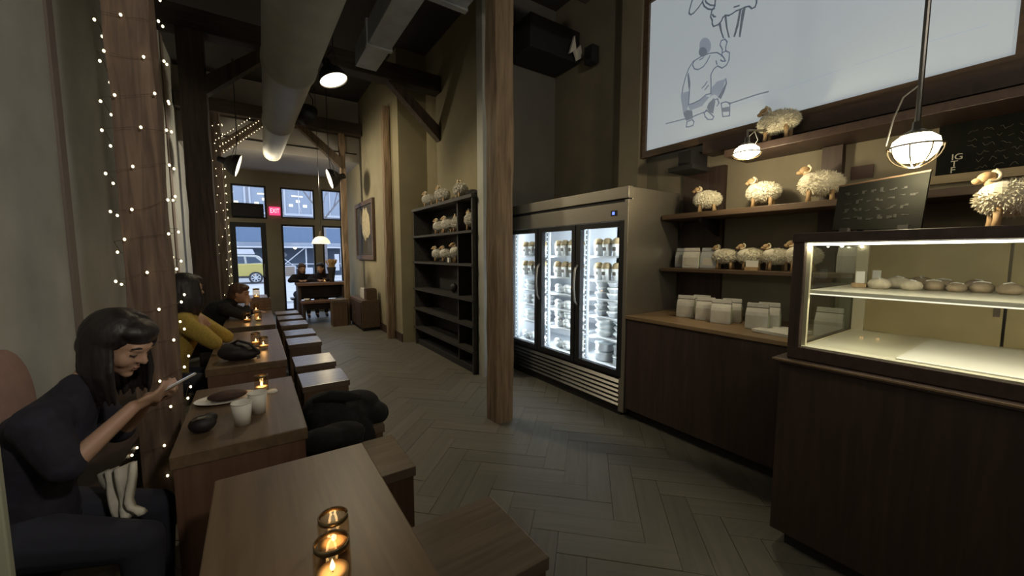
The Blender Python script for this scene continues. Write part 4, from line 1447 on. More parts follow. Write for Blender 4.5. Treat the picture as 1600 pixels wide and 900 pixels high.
# ------------------------------------------------------------------ coffee bags
def bag_proto(mat):
    t = thing('coffee_bag', 'bag', 'bag', (0, 0, 0), 'bags of coffee')
    w, d, h = .070, .042, .185
    vs = []
    prof = [(0, .97, .92), (.012, 1, 1), (.10, .99, 1.0), (.125, .97, .78), (.148, .96, .40), (.158, .95, .30), (.185, .93, .20)]
    for z, a, b in prof:
        vs += [(-d * b, -w * a, z), (-d * b * 1.05, 0, z), (-d * b, w * a, z), (d * b, w * a, z), (d * b * 1.05, 0, z), (d * b, -w * a, z)]
    fs = []
    for k in range(len(prof) - 1):
        fs += [(k * 6 + i, k * 6 + (i + 1) % 6, (k + 1) * 6 + (i + 1) % 6, (k + 1) * 6 + i) for i in range(6)]
    fs += [(5, 4, 3, 2, 1, 0), tuple((len(prof) - 1) * 6 + i for i in range(6))]
    MB().add(vs, fs).build('pouch', mat, t, bevel=.003)
    MB().box(-d * .36, d * .36, -w * .98, w * .98, .151, .158).build('tin_tie', 'bag_line', t)
    MB().box(-d * 1.05 - .002, -d * 1.0, -w * .55, w * .7, .03, .095).build('label', 'bag_label', t)
    MB().box(-d * .6, d * .6, -w - .002, -w + .004, .02, .11).build('gusset', 'bag_green', t)
    return t


b1 = bag_proto('bag_white')
b2 = bag_proto('bag_silver')
b2.location = (3.40, 2.125, 1.371)
b2.rotation_euler = (0, 0, .25)
b2['label'] = 'silver coffee bag at the left end of the middle shelf by the fridge'
b1.location = (3.33, 2.005, 1.371)
b1.rotation_euler = (0, 0, .2)
b1['label'] = 'white coffee bag between the two silver bags on the middle shelf'
dup(b2, (3.38, 1.865, 1.371), .2, 'silver coffee bag right of the white one on the middle shelf')
for lb, (x, y, rz) in {'leftmost pale coffee bag on the back counter': (3.10, 1.90, .35),
                       'second pale coffee bag from the left on the back counter, set back': (3.22, 1.83, .3),
                       'third pale coffee bag from the left on the back counter': (3.09, 1.72, .35),
                       'fourth pale coffee bag from the left on the back counter, front of a pair': (3.05, 1.57, .3),
                       'pale coffee bag behind the fourth bag on the back counter': (3.17, 1.55, .3),
                       'front coffee bag of the separate right pair on the back counter': (3.03, 1.30, .25),
                       'rear coffee bag of the separate right pair on the back counter': (3.14, 1.27, .25)}.items():
    dup(b1, (x, y, .956), rz, lb, scale=1.02)
dup(b1, (3.32, 0.86, 1.372), .15, 'coffee bag on the middle shelf seen through the upper case glass', scale=1.15)
dup(b1, (3.12, 0.905, .956), .15, 'coffee bag on the counter seen through the lower case glass', scale=1.05)
ph = thing('card_holder', 'small wooden block holding a white card between shelf sheep', 'card holder', (3.24, 1.44, 1.37))
MB().box(3.225, 3.255, 1.40, 1.50, 1.371, 1.40).build('block', 'tan_wood', ph, bevel=.002)
MB().box(3.238, 3.241, 1.405, 1.495, 1.40, 1.45).build('card', 'paper', ph)
sv = thing('paper_stack', 'stack of white paper sheets at the right end of the counter', 'paper', (3.0, 1.16, .956))
random.seed(8)
for k in range(5):
    rot = Matrix.Rotation(random.uniform(-.06, .06) - .12, 3, 'Z')
    MB().box(2.88, 3.16, 1.02, 1.26, .957 + k * .004, .960 + k * .004, rot).build('sheet', 'paper', sv)

# ================================================================== BAKERY CASE
M['added_led'] = glow('added faint led strip', (1.0, 0.93, 0.72), 0.8, sample=False)
CX0, CX1, CY1 = 2.2, 3.02, 0.80
bc = thing('bakery_case', 'dark framed glass bakery case with warm led strip on the service counter', 'display case', (2.6, 0, 0.98))
CY0 = -1.1
fz0, fz1 = 1.045, 1.555
MB().box(CX0, CX1, CY0, CY1, .985, fz0).build('base', 'dark_wood', bc, bevel=.003)
MB().box(CX0 - .005, CX1, CY0, CY1 + .005, fz1, 1.60).build('top', 'dark_wood', bc, bevel=.003)
MB().box(CX0, CX0 + .035, CY1 - .045, CY1, fz0, fz1).build('corner_post', 'dark_wood_z', bc)
pale = plain('cream case frame', (0.55, 0.50, 0.34), 0.5)
for (x0, x1, y0_, y1_, z0_, z1_) in ((CX0 + .035, CX0 + .055, CY1 - .062, CY1 - .045, fz0, fz1), (CX1 - .055, CX1 - .02, CY1 - .10, CY1 - .045, fz0, fz1),
                                      (CX0 + .055, CX1 - .055, CY1 - .06, CY1 - .048, fz1 - .012, fz1), (CX0 + .055, CX1 - .055, CY1 - .06, CY1 - .048, fz0, fz0 + .008)):
    MB().box(x0, x1, y0_, y1_, z0_, z1_).build('inner_rail', pale, bc)
MB().box(CX0 + .006, CX0 + .012, CY0, CY1 - .045, fz0, fz1).build('front_pane', 'glass', bc)
MB().box(CX0 + .05, CX1 - .02, CY1 - .04, CY1 - .034, fz0, fz1).build('side_pane', 'glass', bc)
MB().box(CX0 + .02, CX1 - .02, CY0, CY1 - .05, fz0, fz0 + .006).build('floor_panel', plain('cream enamel', (0.62, 0.59, 0.47), 0.35), bc)
MB().box(CX0 + .06, CX1 - .10, CY0, 0.42, fz0 + .007, fz0 + .012).build('tray_liner', 'paper', bc)
MB().box(CX0 + .05, CX1 - .06, CY0, CY1 - .055, 1.31, 1.326).build('shelf', plain('cream glass shelf', (0.60, 0.57, 0.46), 0.3), bc)
wpan = plain('ochre back door', (0.34, 0.27, 0.13), 0.6, var=.15, scale=5)
for a, b, dx in ((0.20, CY1 - .06, 0), (-.45, 0.19, .012), (-1.1, -.46, 0)):
    d = MB().box(CX1 - .03 + dx, CX1 - .022 + dx, a, b, fz0 + .006, fz1).build('back_door', wpan, bc)
    MB().box(CX1 - .036 + dx, CX1 - .03 + dx, a + .01, a + .03, fz0 + .15, fz0 + .25).build('finger_pull', 'frame_brown', d)
MB().box(CX0 + .018, CX0 + .032, CY0, CY1 - .05, fz1 - .014, fz1 - .004).build('led_strip', 'led_warm', bc)
for xx in (2.62, 2.95):
    MB().ell((xx, CY1 - .07, fz1 - .012), .008, 8, 6).build('led', 'led_warm', bc)
L_ = lamp('case_light', 'AREA', (CX0 + .025, -.15, fz1 - .016), 3.6, (1, .92, .70), .02, aim((.62, 0, -1)), parent=bc)
L_.data.shape = 'RECTANGLE'
L_.data.size = 1.8 if abs((L_.rotation_euler.to_matrix() @ Vector((1, 0, 0))).y) > .7 else .02
L_.data.size_y = .02 if L_.data.size > 1 else 1.8
MB().box(CX0 + .052, CX0 + .062, CY0, CY1 - .06, 1.304, 1.3095).build('led_strip', 'added_led', bc)  # strip and lamp added under the shelf to brighten the case floor
L_ = lamp('case_light', 'AREA', (CX0 + .066, -.15, 1.302), 2.6, (1, .92, .70), .02, aim((.62, 0, -1)), parent=bc)
L_.data.shape = 'RECTANGLE'
L_.data.size = 1.8 if abs((L_.rotation_euler.to_matrix() @ Vector((1, 0, 0))).y) > .7 else .02
L_.data.size_y = .02 if L_.data.size > 1 else 1.8
bc_l = thing('service_counter', 'dark brown service counter carrying the bakery case', 'counter', (2.7, 0, 0))
MB().box(CX0 - .045, 3.1, CY0 - .3, CY1 + .045, .962, .983).build('worktop', 'dark_wood', bc_l, bevel=.003)
MB().box(CX0 - .049, CX0 - .044, CY0 - .3, CY1 + .045, .974, .982).build('edge_strip', 'edge_wood', bc_l)
MB().box(CX0 - .02, 3.08, CY0 - .3, CY1 + .02, .08, .955).build('body', 'dark_wood_z', bc_l)
MB().box(CX0 + .03, 3.05, CY0 - .3, CY1 - .03, 0, .08).build('kickboard', 'black_matte', bc_l)

M['bun'] = plain('flour dusted bun', (0.48, 0.42, 0.31), 0.9, var=.25, scale=30)
M['bun_dark'] = plain('brown bun', (0.30, 0.23, 0.15), 0.9, var=.25, scale=30)


def bun(label, x, y, r, mat='bun', first=None):
    if first is None:
        t = thing('bun', label, 'bread', (x, y, 1.327), 'buns on the case shelf')
        MB().lathe((x, y, 1.327), [(0, 0), (.030, 0), (.042, .012), (.045, .026), (.038, .042), (.020, .052), (0, .054)], 20).build('crust', mat, t, smooth=True)
        MB().tube([(x - .028, y - .006, 1.327 + .049), (x, y + .004, 1.327 + .0555), (x + .028, y - .004, 1.327 + .049)], .004, 6).build('score_line', 'paper', t)
        return t
    return dup(first, (x, y, 1.327), random.uniform(0, 3), label, scale=r / .045)


f0 = bun('pale bun nearest the left side of the case shelf, beside the card', 2.60, .565, .037)
f1 = bun('dark bun', 2.93, .475, .038, 'bun_dark')
f1['label'] = 'brown bun at the back of the case shelf behind the biggest bun'
for lb, (x, y, r, f) in {'biggest round scored bun second from the left in the case': (2.74, .525, .048, f0),
                         'pale bun in the back row right behind the biggest bun': (2.92, .565, .042, f0),
                         'third front bun from the left on the case shelf': (2.62, .455, .040, f0),
                         'brown bun right of the third front bun on the case shelf': (2.70, .395, .040, f1),
                         'back row brown bun right of centre on the case shelf': (2.86, .385, .040, f1),
                         'flat brown bun fifth along the case shelf front': (2.68, .32, .034, f1),
                         'brown bun sixth along the case shelf front': (2.72, .25, .040, f1),
                         'farthest right brown bun in the back row of the case': (2.88, .28, .042, f1),
                         'last brown bun along the case shelf at the right': (2.70, .17, .040, f1)}.items():
    bun(lb, x, y, r, first=f)
for k, (x, y) in enumerate(((2.62, .645), (2.88, .64))):
    t = thing('card_holder', ['wooden block with upright white card beside the left bun in the case', 'second small card block behind the buns in the case'][k], 'card holder', (x, y, 1.327))
    MB().box(x - .02, x + .02, y - .03, y + .03, 1.327, 1.35).build('block', 'tan_wood', t, bevel=.002)
    MB().box(x - .002, x + .002, y - .018, y + .018, 1.35, 1.41).build('card', 'paper', t)

# leaning chalkboard on the case
cbd = thing('chalkboard_sign', 'dark chalkboard sign leaning on top of the bakery case', 'chalkboard', (2.71, .632, 1.602))
# local frame: along the board, across it, up it
e1 = (Vector((2.675, .448, 0)) - Vector((2.755, .815, 0))).normalized()
e3 = (Vector((0, 0, 1)) + Vector((.16, -.03, 0))).normalized()
e2 = e3.cross(e1).normalized()
BQ = Matrix((e1, e2, e3)).transposed()
BO = Vector((2.715, .632, 1.635))


def on_board(mb):
    mb.v = [tuple(BO + BQ @ Vector(v)) for v in mb.v]
    return mb


on_board(MB().prism([(-.188, 0.0), (.188, -.012), (.188, .262), (-.188, .246)], 'y', -.006, .006)).build('board', 'chalkboard', cbd)
on_board(MB().prism([(-.19, .246), (.19, .262), (.19, .270), (-.19, .254)], 'y', -.008, .008)).build('edge', 'frame_brown', cbd)
random.seed(31)
for r_ in range(4):
    m = MB()
    xx = -.15
    while xx < .13:
        p = [(xx + i * .009, .20 - r_ * .048 + random.uniform(-.011, .013)) for i in range(random.randint(3, 5))]
        for q0, q1 in zip(p, p[1:]):
            m.box(min(q0[0], q1[0]) - .001, max(q0[0], q1[0]) + .001, -.0075 if e2.x > 0 else .006, -.006 if e2.x > 0 else .0075, min(q0[1], q1[1]) - .001, max(q0[1], q1[1]) + .001)
        xx += .009 * len(p) + .012
    stuff(on_board(m).build('chalk_line', bpy.data.materials.get('faded chalk') or plain('faded chalk', (0.014, 0.014, 0.013), 0.9), cbd))
for xx in (-.12, .13):
    on_board(MB().box(xx - .02, xx + .02, -.03, .03, -.034, .004)).build('foot', 'black_matte', cbd)

# wall chalkboard menu
mb_ = thing('menu_board', 'large dark chalkboard menu on the wall behind the big sheep', 'chalkboard', (3.55, 0, 1.95))
MB().box(3.565, 3.598, -1.2, .56, 1.985, 2.285).build('board', 'chalkboard', mb_)
MB().box(3.56, 3.6, -1.2, .60, 1.935, 1.985).build('lower_rail', 'frame_pale', mb_)
text_mesh('IG', .05, 'chalk', 'lettering', mb_, (3.563, .50, 2.085), (R(90), 0, R(-90)), align='LEFT')
text_mesh('T', .05, 'chalk', 'lettering', mb_, (3.563, .50, 2.045), (R(90), 0, R(-90)), align='LEFT')
text_mesh('F', .05, 'chalk', 'lettering', mb_, (3.563, .50, 2.008), (R(90), 0, R(-90)), align='LEFT')
for r_ in range(6):
    m = MB()
    y = .40 if r_ < 3 else .44
    z = 2.008 + r_ * .042
    while y > -.4:
        p = [(y - i * .009, z + random.uniform(-.012, .014)) for i in range(random.randint(3, 6))]
        stroke(m, p, .0022, 3.5635)
        y -= .009 * len(p) + .014
    stuff(m.build('chalk_line', bpy.data.materials.get('dusty chalk') or plain('dusty chalk', (0.09, 0.085, 0.07), 0.9), mb_))
nt_ = MB().box(3.585, 3.598, .86, .98, 2.03, 2.12).build('small_plaque', plain('maroon plaque', (.06, .03, .025), .6))
tag(nt_, 'small maroon plaque on the wall left of the bright lamp', 'plaque')


# ------------------------------------------------------------------ counter lamps
def cage_lamp(label, loc, r, energy, mount, flat=1.0):
    t = thing('cage_lamp', label, 'lamp', loc)
    c = Vector(loc)
    MB().lathe(c, [(0, -.85 * r * flat), (.5 * r, -.75 * r * flat), (.82 * r, -.42 * r * flat), (.98 * r, 0), (.90 * r, .36 * r), (.60 * r, .62 * r), (0, .66 * r)], 24).build('globe', 'lamp_hot', t, smooth=True)
    MB().lathe(c, [(.62 * r, .60 * r), (.64 * r, .66 * r), (.40 * r, .80 * r), (.20 * r, .92 * r), (.18 * r, 1.3 * r), (0, 1.34 * r)], 24).build('shade', 'steel', t, smooth=True)
    for k in range(4):
        a = k * math.pi / 4
        pts = []
        for i in range(13):
            b = math.pi * i / 12
            pts.append(c + Vector((math.cos(a) * math.cos(b) * 1.1 * r, math.sin(a) * math.cos(b) * 1.1 * r, -math.sin(b) * 1.08 * r * flat)))
        MB().tube(pts, .0028, 6).build('cage_bar', 'brass', t)
    MB().tube([c + Vector((1.1 * r * math.cos(i * R(15)), 1.1 * r * math.sin(i * R(15)), 0)) for i in range(24)], .004, 6, closed=True).build('cage_ring', 'brass', t)
    top = c + Vector((0, 0, 1.3 * r))
    if mount == 'pole':
        MB().cyl(top, (c.x, c.y, 4.8), .011, n=10).build('pole', 'steel_dark', t)
        MB().tube([top + Vector((0, 0, .17)), top + Vector((-.025, .05, .12)), top + Vector((-.035, .075, .03)), c + Vector((-.03, r * 1.1, .02))], .0035, 6).build('flex', 'paper', t)
    else:
        MB().tube([top, top + Vector((0, 0, .05)), Vector((3.3, c.y, top.z + .10)), Vector((3.42, c.y, 2.46))], .008, 8).build('arm', 'steel_dark', t)
        MB().tube([c + Vector((-.02, -.02, r * 1.3)), c + Vector((-.03, -.06, r * 1.55)), c + Vector((0, -.07, r * .9)), c + Vector((0, -.05, r * .6))], .003, 6).build('flex', 'paper', t)
    lamp('lamp_light', 'POINT', c + Vector((0, 0, -r * 1.25)), energy, (1, .84, .52), .03, parent=t)
    return t


cage_lamp('bright caged lamp hanging on a dark pole over the bakery case', (2.6, .481, 2.0), .088, 9, 'pole')
cage_lamp('small bright caged lamp over the sheep shelf below the screen', (3.0, 1.42, 2.225), .086, 8, 'arm', .45)

# ================================================================== PEOPLE
def head_frame(fwd, roll=0.0):
    f = Vector(fwd).normalized()
    l = Vector((0, 0, 1)).cross(f).normalized()
    u = f.cross(l).normalized()
    q = Matrix((f, l, u)).transposed()
    return q @ Matrix.Rotation(roll, 3, 'X')


def add_head(mb, c, q, s):
    """s = 1 gives a head 0.225 m from chin to crown; local x forward, y left, z up"""
    c = Vector(c)

    def E(p, r, rot=None):
        mb.ell(c + q @ (Vector(p) * s), tuple(v * s for v in r), 16, 12, q if rot is None else q @ rot)
    E((-.012, 0, .030), (.094, .074, .084))
    E((.020, 0, -.020), (.070, .062, .085))
    E((.038, 0, -.062), (.045, .044, .042))
    E((.068, 0, -.090), (.020, .022, .017))
    E((.074, 0, .030), (.018, .046, .020))
    for sg in (-1, 1):
        E((.054, sg * .034, -.026), (.028, .024, .034))
        E((.069, sg * .031, .008), (.013, .014, .010))
        E((-.005, sg * .076, -.004), (.018, .009, .029))
    mb.cap(c + q @ Vector((.080, 0, .020)) * s, .009 * s, c + q @ Vector((.103, 0, -.018)) * s, .0125 * s, 10)
    for sg in (-1, 1):
        E((.092, sg * .011, -.021), (.010, .008, .008))
    E((.084, 0, -.050), (.011, .016, .0075))
    E((.081, 0, -.062), (.011, .015, .0085))


def face_details(parent, c, q, s):
    c = Vector(c)
    m = MB()
    m.ell(c + q @ Vector((.0885, 0, -.0505)) * s, (.0075 * s, .0135 * s, .0055 * s), 12, 8, q)
    m.ell(c + q @ Vector((.0855, 0, -.0605)) * s, (.0075 * s, .0125 * s, .0065 * s), 12, 8, q)
    m.build('lips', 'lips', parent, smooth=True)
    for sg in (-1, 1):
        m = MB()
        m.tube([c + q @ Vector((.086, sg * .016, .034)) * s, c + q @ Vector((.084, sg * .034, .040)) * s, c + q @ Vector((.072, sg * .050, .032)) * s], [.003 * s, .004 * s, .002 * s], 6)
        m.build('eyebrow', 'brow', parent, smooth=True)
        m = MB()
        m.tube([c + q @ Vector((.081, sg * .018, .006)) * s, c + q @ Vector((.0825, sg * .031, .002)) * s, c + q @ Vector((.075, sg * .044, .006)) * s], [.002 * s, .0036 * s, .002 * s], 6)
        m.build('eyelash', 'brow', parent, smooth=True)


def add_hand(mb, wrist, fwd, pal, s=1.0, curl=(.5, .6, .65, .7), side=1, thumb_in=.5):
    """hand that leaves the wrist along fwd with the palm facing pal; curl bends the fingers toward the palm"""
    w = Vector(wrist)
    f = Vector(fwd).normalized()
    p = Vector(pal)
    p = (p - f * p.dot(f)).normalized()
    a = f.cross(p) * side          # across the palm, toward the thumb
    q = Matrix((f, a, p)).transposed()
    mb.ell(w + f * .045 * s, (.048 * s, .036 * s, .014 * s), 12, 8, q)
    mb.cap(w, .022 * s, w + f * .03 * s, .020 * s, 10)
    lens = (.068, .076, .070, .054)
    for k in range(4):
        base = w + f * (.078 - .004 * abs(k - 1)) * s + a * (.026 - .0175 * k) * s
        L = lens[k] * s
        d = f
        pt = base
        for j, fr in enumerate((.45, .32, .23)):
            ang = curl[k] * (.55, .8, .6)[j]
            d = (d * math.cos(ang) + p * math.sin(ang)).normalized()
            p2 = (p - d * p.dot(d))
            nx = pt + d * L * fr
            r0 = (.0088, .0080, .0072)[j] * s
            mb.cap(pt, r0, nx, r0 * .93, 8)
            pt = nx
    d = (f * .55 + a * .75 + p * .25).normalized()
    t0 = w + f * .022 * s + a * .022 * s
    t1 = t0 + d * .034 * s
    d2 = (f * .85 + a * .15 + p * thumb_in).normalized()
    t2 = t1 + d2 * .030 * s
    t3 = t2 + (d2 + p * .25).normalized() * .022 * s
    mb.cap(t0, .013 * s, t1, .0105 * s, 8)
    mb.cap(t1, .0102 * s, t2, .009 * s, 8)
    mb.cap(t2, .009 * s, t3, .0075 * s, 8)


def person(label, J, head_q, s, top_mat, leg_mat, hair, hair_mat, voxel=.010, bulk=1.0, sleeve=(1.0, .95), hands=None, shoe=True, curl=None):
    t = thing('person', label, 'person', tuple(J['root']))
    V = {k: Vector(v) for k, v in J.items() if k not in ('locks', 'strands')}
    m = MB()
    b = bulk
    m.cap(V['hip_r'], .085 * s * b, V['hip_l'], .085 * s * b).cap(V['pelvis'], .11 * s * b, V['waist'], .10 * s * b)
    m.cap(V['waist'], .10 * s * b, V['chest'], .115 * s * b)
    m.cap(V['sho_r'], .058 * s, V['sho_l'], .058 * s).cap(V['chest'], .11 * s * b, V['neck'], .055 * s)
    m.cap(V['neck'], .050 * s, V['head'] + head_q @ Vector((-.02, 0, -.05)) * s, .047 * s)
    for z in 'rl':
        m.cap(V['sho_' + z], .050 * s, V['elb_' + z], .038 * s).cap(V['elb_' + z], .036 * s, V['wri_' + z], .024 * s)
        m.cap(V['hip_' + z], .080 * s, V['knee_' + z], .054 * s).cap(V['knee_' + z], .052 * s, V['ank_' + z], .034 * s)
        m.cap(V['ank_' + z], .034 * s, V['toe_' + z], .026 * s)
    add_head(m, V['head'], head_q, s)
    for z in 'rl':
        h = (hands or {}).get(z)
        if h:
            add_hand(m, V['wri_' + z], h[0], h[1], s, h[2] if len(h) > 2 else (.5, .55, .6, .65), h[3] if len(h) > 3 else 1, h[4] if len(h) > 4 else .5)
    body = fuse(m, 'body', 'skin', t, voxel, 5)
    face_details(body, V['head'], head_q, s)
    # top: torso with sleeves
    g = 1.14
    m = MB()
    m.cap(V['pelvis'], .122 * s * b, V['waist'], .118 * s * b).cap(V['waist'], .115 * s * b, V['chest'], .132 * s * b)
    m.cap(V['sho_r'], .072 * s, V['sho_l'], .072 * s).cap(V['chest'], .125 * s * b, V['neck'] + (V['head'] - V['neck']) * .12, .066 * s)
    for z, fr in zip('rl', sleeve):
        m.cap(V['sho_' + z], .068 * s, V['sho_' + z].lerp(V['elb_' + z], min(fr, 1) * .98), .054 * s)
        if fr > 1:
            m.cap(V['elb_' + z], .053 * s, V['elb_' + z].lerp(V['wri_' + z], fr - 1), .036 * s)
    fuse(m, 'jacket', top_mat, t, voxel * 1.2, 3)
    m = MB()
    m.cap(V['hip_r'], .098 * s * b, V['hip_l'], .098 * s * b)
    for z in 'rl':
        m.cap(V['hip_' + z], .094 * s, V['knee_' + z], .066 * s).cap(V['knee_' + z], .064 * s, V['knee_' + z].lerp(V['ank_' + z], .92), .048 * s)
    fuse(m, 'trousers', leg_mat, t, voxel * 1.3, 2)
    if shoe:
        for z in 'rl':
            m = MB()
            d = (V['toe_' + z] - V['ank_' + z])
            m.cap(V['ank_' + z] - Vector((0, 0, .02)), .040 * s, V['toe_' + z] + d * .2, .032 * s)
            fuse(m, 'shoe', 'leather', t, .012, 2)
    # hair
    m = MB()
    c = V['head']

    def E(p, r):
        m.ell(c + head_q @ (Vector(p) * s), tuple(v * s for v in r), 18, 12, head_q)
    E((-.026, 0, .040), (.098, .086, .090))
    E((.030, 0, .082), (.058, .070, .040))
    for p, r in hair:
        E(p, r)
    # strands that lie over the scalp and then fall straight down
    if J.get('strands'):
        cnt, lo, hi, fall, spread = J['strands']
        random.seed(17)
        sc_ = c + head_q @ Vector((-.018, 0, .030)) * s
        for k in range(cnt):
            ph = R(lo + (hi - lo) * (k + random.uniform(-.4, .4)) / (cnt - 1))
            pts = []
            top = random.uniform(85, 112)
            for i in range(6):
                th = R(8 + (top - 8) * i / 5)
                pts.append(sc_ + head_q @ Vector((.108 * math.sin(th) * math.cos(ph), .090 * math.sin(th) * math.sin(ph), .096 * math.cos(th))) * s)
            L = max(.02, pts[-1].z - (c.z - fall) + random.uniform(-.03, .02))
            out = pts[-1] - sc_
            out.z = 0
            out = out.normalized() if out.length > 1e-4 else Vector((0, 0, 0))
            for i in range(1, 6):
                pts.append(pts[5] + Vector((0, 0, -L * i / 5)) + out * (spread * math.sin(i * .6) + random.uniform(-.003, .003)))
            rr = random.uniform(.008, .013) * s
            m.tube(pts, [rr * .6] + [rr] * 8 + [rr * .8, rr * .35], 7)
    hobj = fuse(m, 'hair', hair_mat, t, voxel * .9, 2)
    return t, body, hobj


# woman looking at her phone
hq = head_frame((.72, -.40, -.50))
W = dict(root=(-.66, 1.95, .45), pelvis=(-.67, 1.95, .575), hip_r=(-.66, 1.86, .56), hip_l=(-.66, 2.04, .56), waist=(-.675, 1.94, .70), chest=(-.62, 1.94, .865),
         neck=(-.545, 1.95, 1.00), head=(-.425, 1.98, 1.165), strands=(95, 66, 296, .20, .012), sho_r=(-.595, 1.825, .955), sho_l=(-.57, 2.09, .965),
         elb_r=(-.530, 1.775, .815), wri_r=(-.385, 1.878, .950), elb_l=(-.47, 2.09, .80), wri_l=(-.36, 1.985, .945),
         knee_r=(-.37, 1.77, .50), knee_l=(-.37, 1.99, .50), ank_r=(-.38, 1.76, .09), ank_l=(-.38, 1.99, .09), toe_r=(-.27, 1.74, .045), toe_l=(-.27, 2.0, .045))
hair_w = [((-.070, 0, -.02), (.055, .075, .08)),
          ((.052, .0, .070), (.036, .058, .034)), ((.03, .072, .02), (.035, .02, .05))]
tw, bw_, hw = person('woman in black hunched over the phone she holds at the left wall', W, hq, .97, 'cloth_navy', 'cloth_jeans', hair_w, 'hair_dark', .0058, .98, (.97, .97),
                     {'r': ((.80, .12, .32), (-.05, .55, .75), (.55, .6, .65, .7), -1, .55), 'l': ((.85, -.42, .25), (-.1, -.55, .7), (.6, .65, .7, .75), 1, .5)})
pm = MB()
ph_c = Vector((-.270, 1.925, 1.000))
u1 = (Vector((-.242, 1.925, 1.012)) - Vector((-.335, 1.905, .968))).normalized()
u2 = (Vector((.30, .95, 0)) - u1 * Vector((.30, .95, 0)).dot(u1)).normalized()
u3 = u1.cross(u2)
qq = Matrix((u1, u2, u3)).transposed()
phn = thing('phone', 'thin pale phone held in the hands of the woman in black', 'phone', tuple(ph_c))
MB().box(ph_c.x - .068, ph_c.x + .068, ph_c.y - .034, ph_c.y + .034, ph_c.z - .004, ph_c.z + .004, qq).build('case', 'steel', phn, bevel=.002)
pz = MB().box(ph_c.x - .064, ph_c.x + .064, ph_c.y - .031, ph_c.y + .031, ph_c.z + .0042, ph_c.z + .0050, qq, ph_c)
pz.build('display', glow('phone display', (.75, .85, 1.0), .25, sample=False), phn)

# person in the mustard jumper, seen from behind
hq2 = head_frame((.86, .50, -.12))
Y = dict(root=(-.60, 3.80, .45), pelvis=(-.58, 3.80, .56), hip_r=(-.57, 3.72, .54), hip_l=(-.57, 3.89, .54), waist=(-.57, 3.80, .70), chest=(-.50, 3.82, .90),
         strands=(80, 60, 300, .20, .016), neck=(-.46, 3.85, 1.06), head=(-.435, 3.88, 1.225), sho_r=(-.46, 3.685, .995), sho_l=(-.44, 4.0, .99),
         elb_r=(-.275, 3.63, .83), wri_r=(-.37, 3.85, .93), elb_l=(-.22, 4.02, .80), wri_l=(-.33, 3.93, .93),
         knee_r=(-.36, 3.72, .52), knee_l=(-.36, 3.92, .52), ank_r=(-.36, 3.72, .09), ank_l=(-.36, 3.92, .09), toe_r=(-.36, 3.74, .045), toe_l=(-.36, 3.94, .045))
hair_y = [((-.06, 0, -.03), (.065, .080, .085)), ((-.05, 0, -.10), (.06, .075, .09))]
person('person in a mustard jumper with dark hair, elbows on the table, seen from behind', Y, hq2, 1.0, 'cloth_mustard', 'cloth_jeans', hair_y, 'hair_dark', .010, 1.05, (1.85, 1.85),
       {'r': ((-.2, .5, .5), (-.6, 0, .3), (.7, .75, .8, .85), -1), 'l': ((-.2, -.4, .5), (-.6, 0, .3), (.7, .75, .8, .85), 1)})

# person in the dark beyond, chin on hand
hq3 = head_frame((.80, -.30, -.18))
D = dict(root=(-.52, 5.60, .45), pelvis=(-.52, 5.60, .54), hip_r=(-.50, 5.52, .53), hip_l=(-.50, 5.69, .53), waist=(-.48, 5.59, .68), chest=(-.36, 5.57, .84),
         neck=(-.24, 5.55, .93), head=(-.15, 5.53, 1.035), sho_r=(-.29, 5.42, .87), sho_l=(-.28, 5.71, .87),
         elb_r=(-.10, 5.40, .78), wri_r=(-.085, 5.48, .915), elb_l=(-.10, 5.74, .78), wri_l=(-.03, 5.62, .80),
         knee_r=(-.36, 5.50, .50), knee_l=(-.36, 5.70, .50), ank_r=(-.36, 5.50, .09), ank_l=(-.36, 5.70, .09), toe_r=(-.27, 5.50, .045), toe_l=(-.27, 5.70, .045))
person('person in black leaning chin on hand beside the far fairy lights', D, hq3, .98, 'cloth_black', 'cloth_jeans', [((-.06, 0, -.02), (.07, .08, .08))], 'hair_brown', .011, 1.0, (1.7, 1.9),
       {'r': ((.05, .2, .9), (-.2, .6, .3), (.8, .85, .9, .95), -1), 'l': ((.9, -.3, 0), (0, 0, -1), (.3, .3, .35, .4), 1)})

# couple at the window table
for k, (lb, x, hd, tm, hm, lean) in enumerate((('person with brown hair in black leaning on the far window table', 0.93, (.15, -.95, -.25), 'cloth_black', 'hair_brown', .0),
                                               ('dark haired person beside the window post at the far window table', 1.31, (-.55, -.8, -.15), 'cloth_navy', 'hair_dark', .0))):
    yb = 10.42
    C = dict(root=(x, yb, .45), pelvis=(x, yb, .55), hip_r=(x - .09, yb, .54), hip_l=(x + .09, yb, .54), waist=(x, yb - .03, .70), chest=(x - .01, yb - .20, .90),
             neck=(x - .01, yb - .34, 1.03), head=(x - .01, yb - .42, 1.17), sho_r=(x - .17, yb - .28, .97), sho_l=(x + .15, yb - .28, .97),
             elb_r=(x - .26, yb - .42, .90), wri_r=(x - .09, yb - .55, .90), elb_l=(x + .20, yb - .42, .90), wri_l=(x + .05, yb - .56, .90),
             knee_r=(x - .10, yb - .30, .50), knee_l=(x + .10, yb - .30, .50), ank_r=(x - .10, yb - .28, .09), ank_l=(x + .10, yb - .28, .09), toe_r=(x - .10, yb - .38, .045), toe_l=(x + .10, yb - .38, .045))
    person(lb, C, head_frame(hd), .98, tm, 'cloth_jeans', [((-.06, 0, -.05), (.07, .085, .09)), ((-.05, .06, -.09), (.05, .03, .10)), ((-.05, -.06, -.09), (.05, .03, .10))], hm, .012, 1.0, (1.9, 1.9),
           {'r': ((.8, -.4, 0), (0, 0, -1), (.4, .45, .5, .5), -1), 'l': ((-.8, -.4, 0), (0, 0, -1), (.4, .45, .5, .5), 1)})
wbk = thing('window_bench', 'dark bench behind the far window table under the couple', 'bench', (1.2, 10.5, 0))
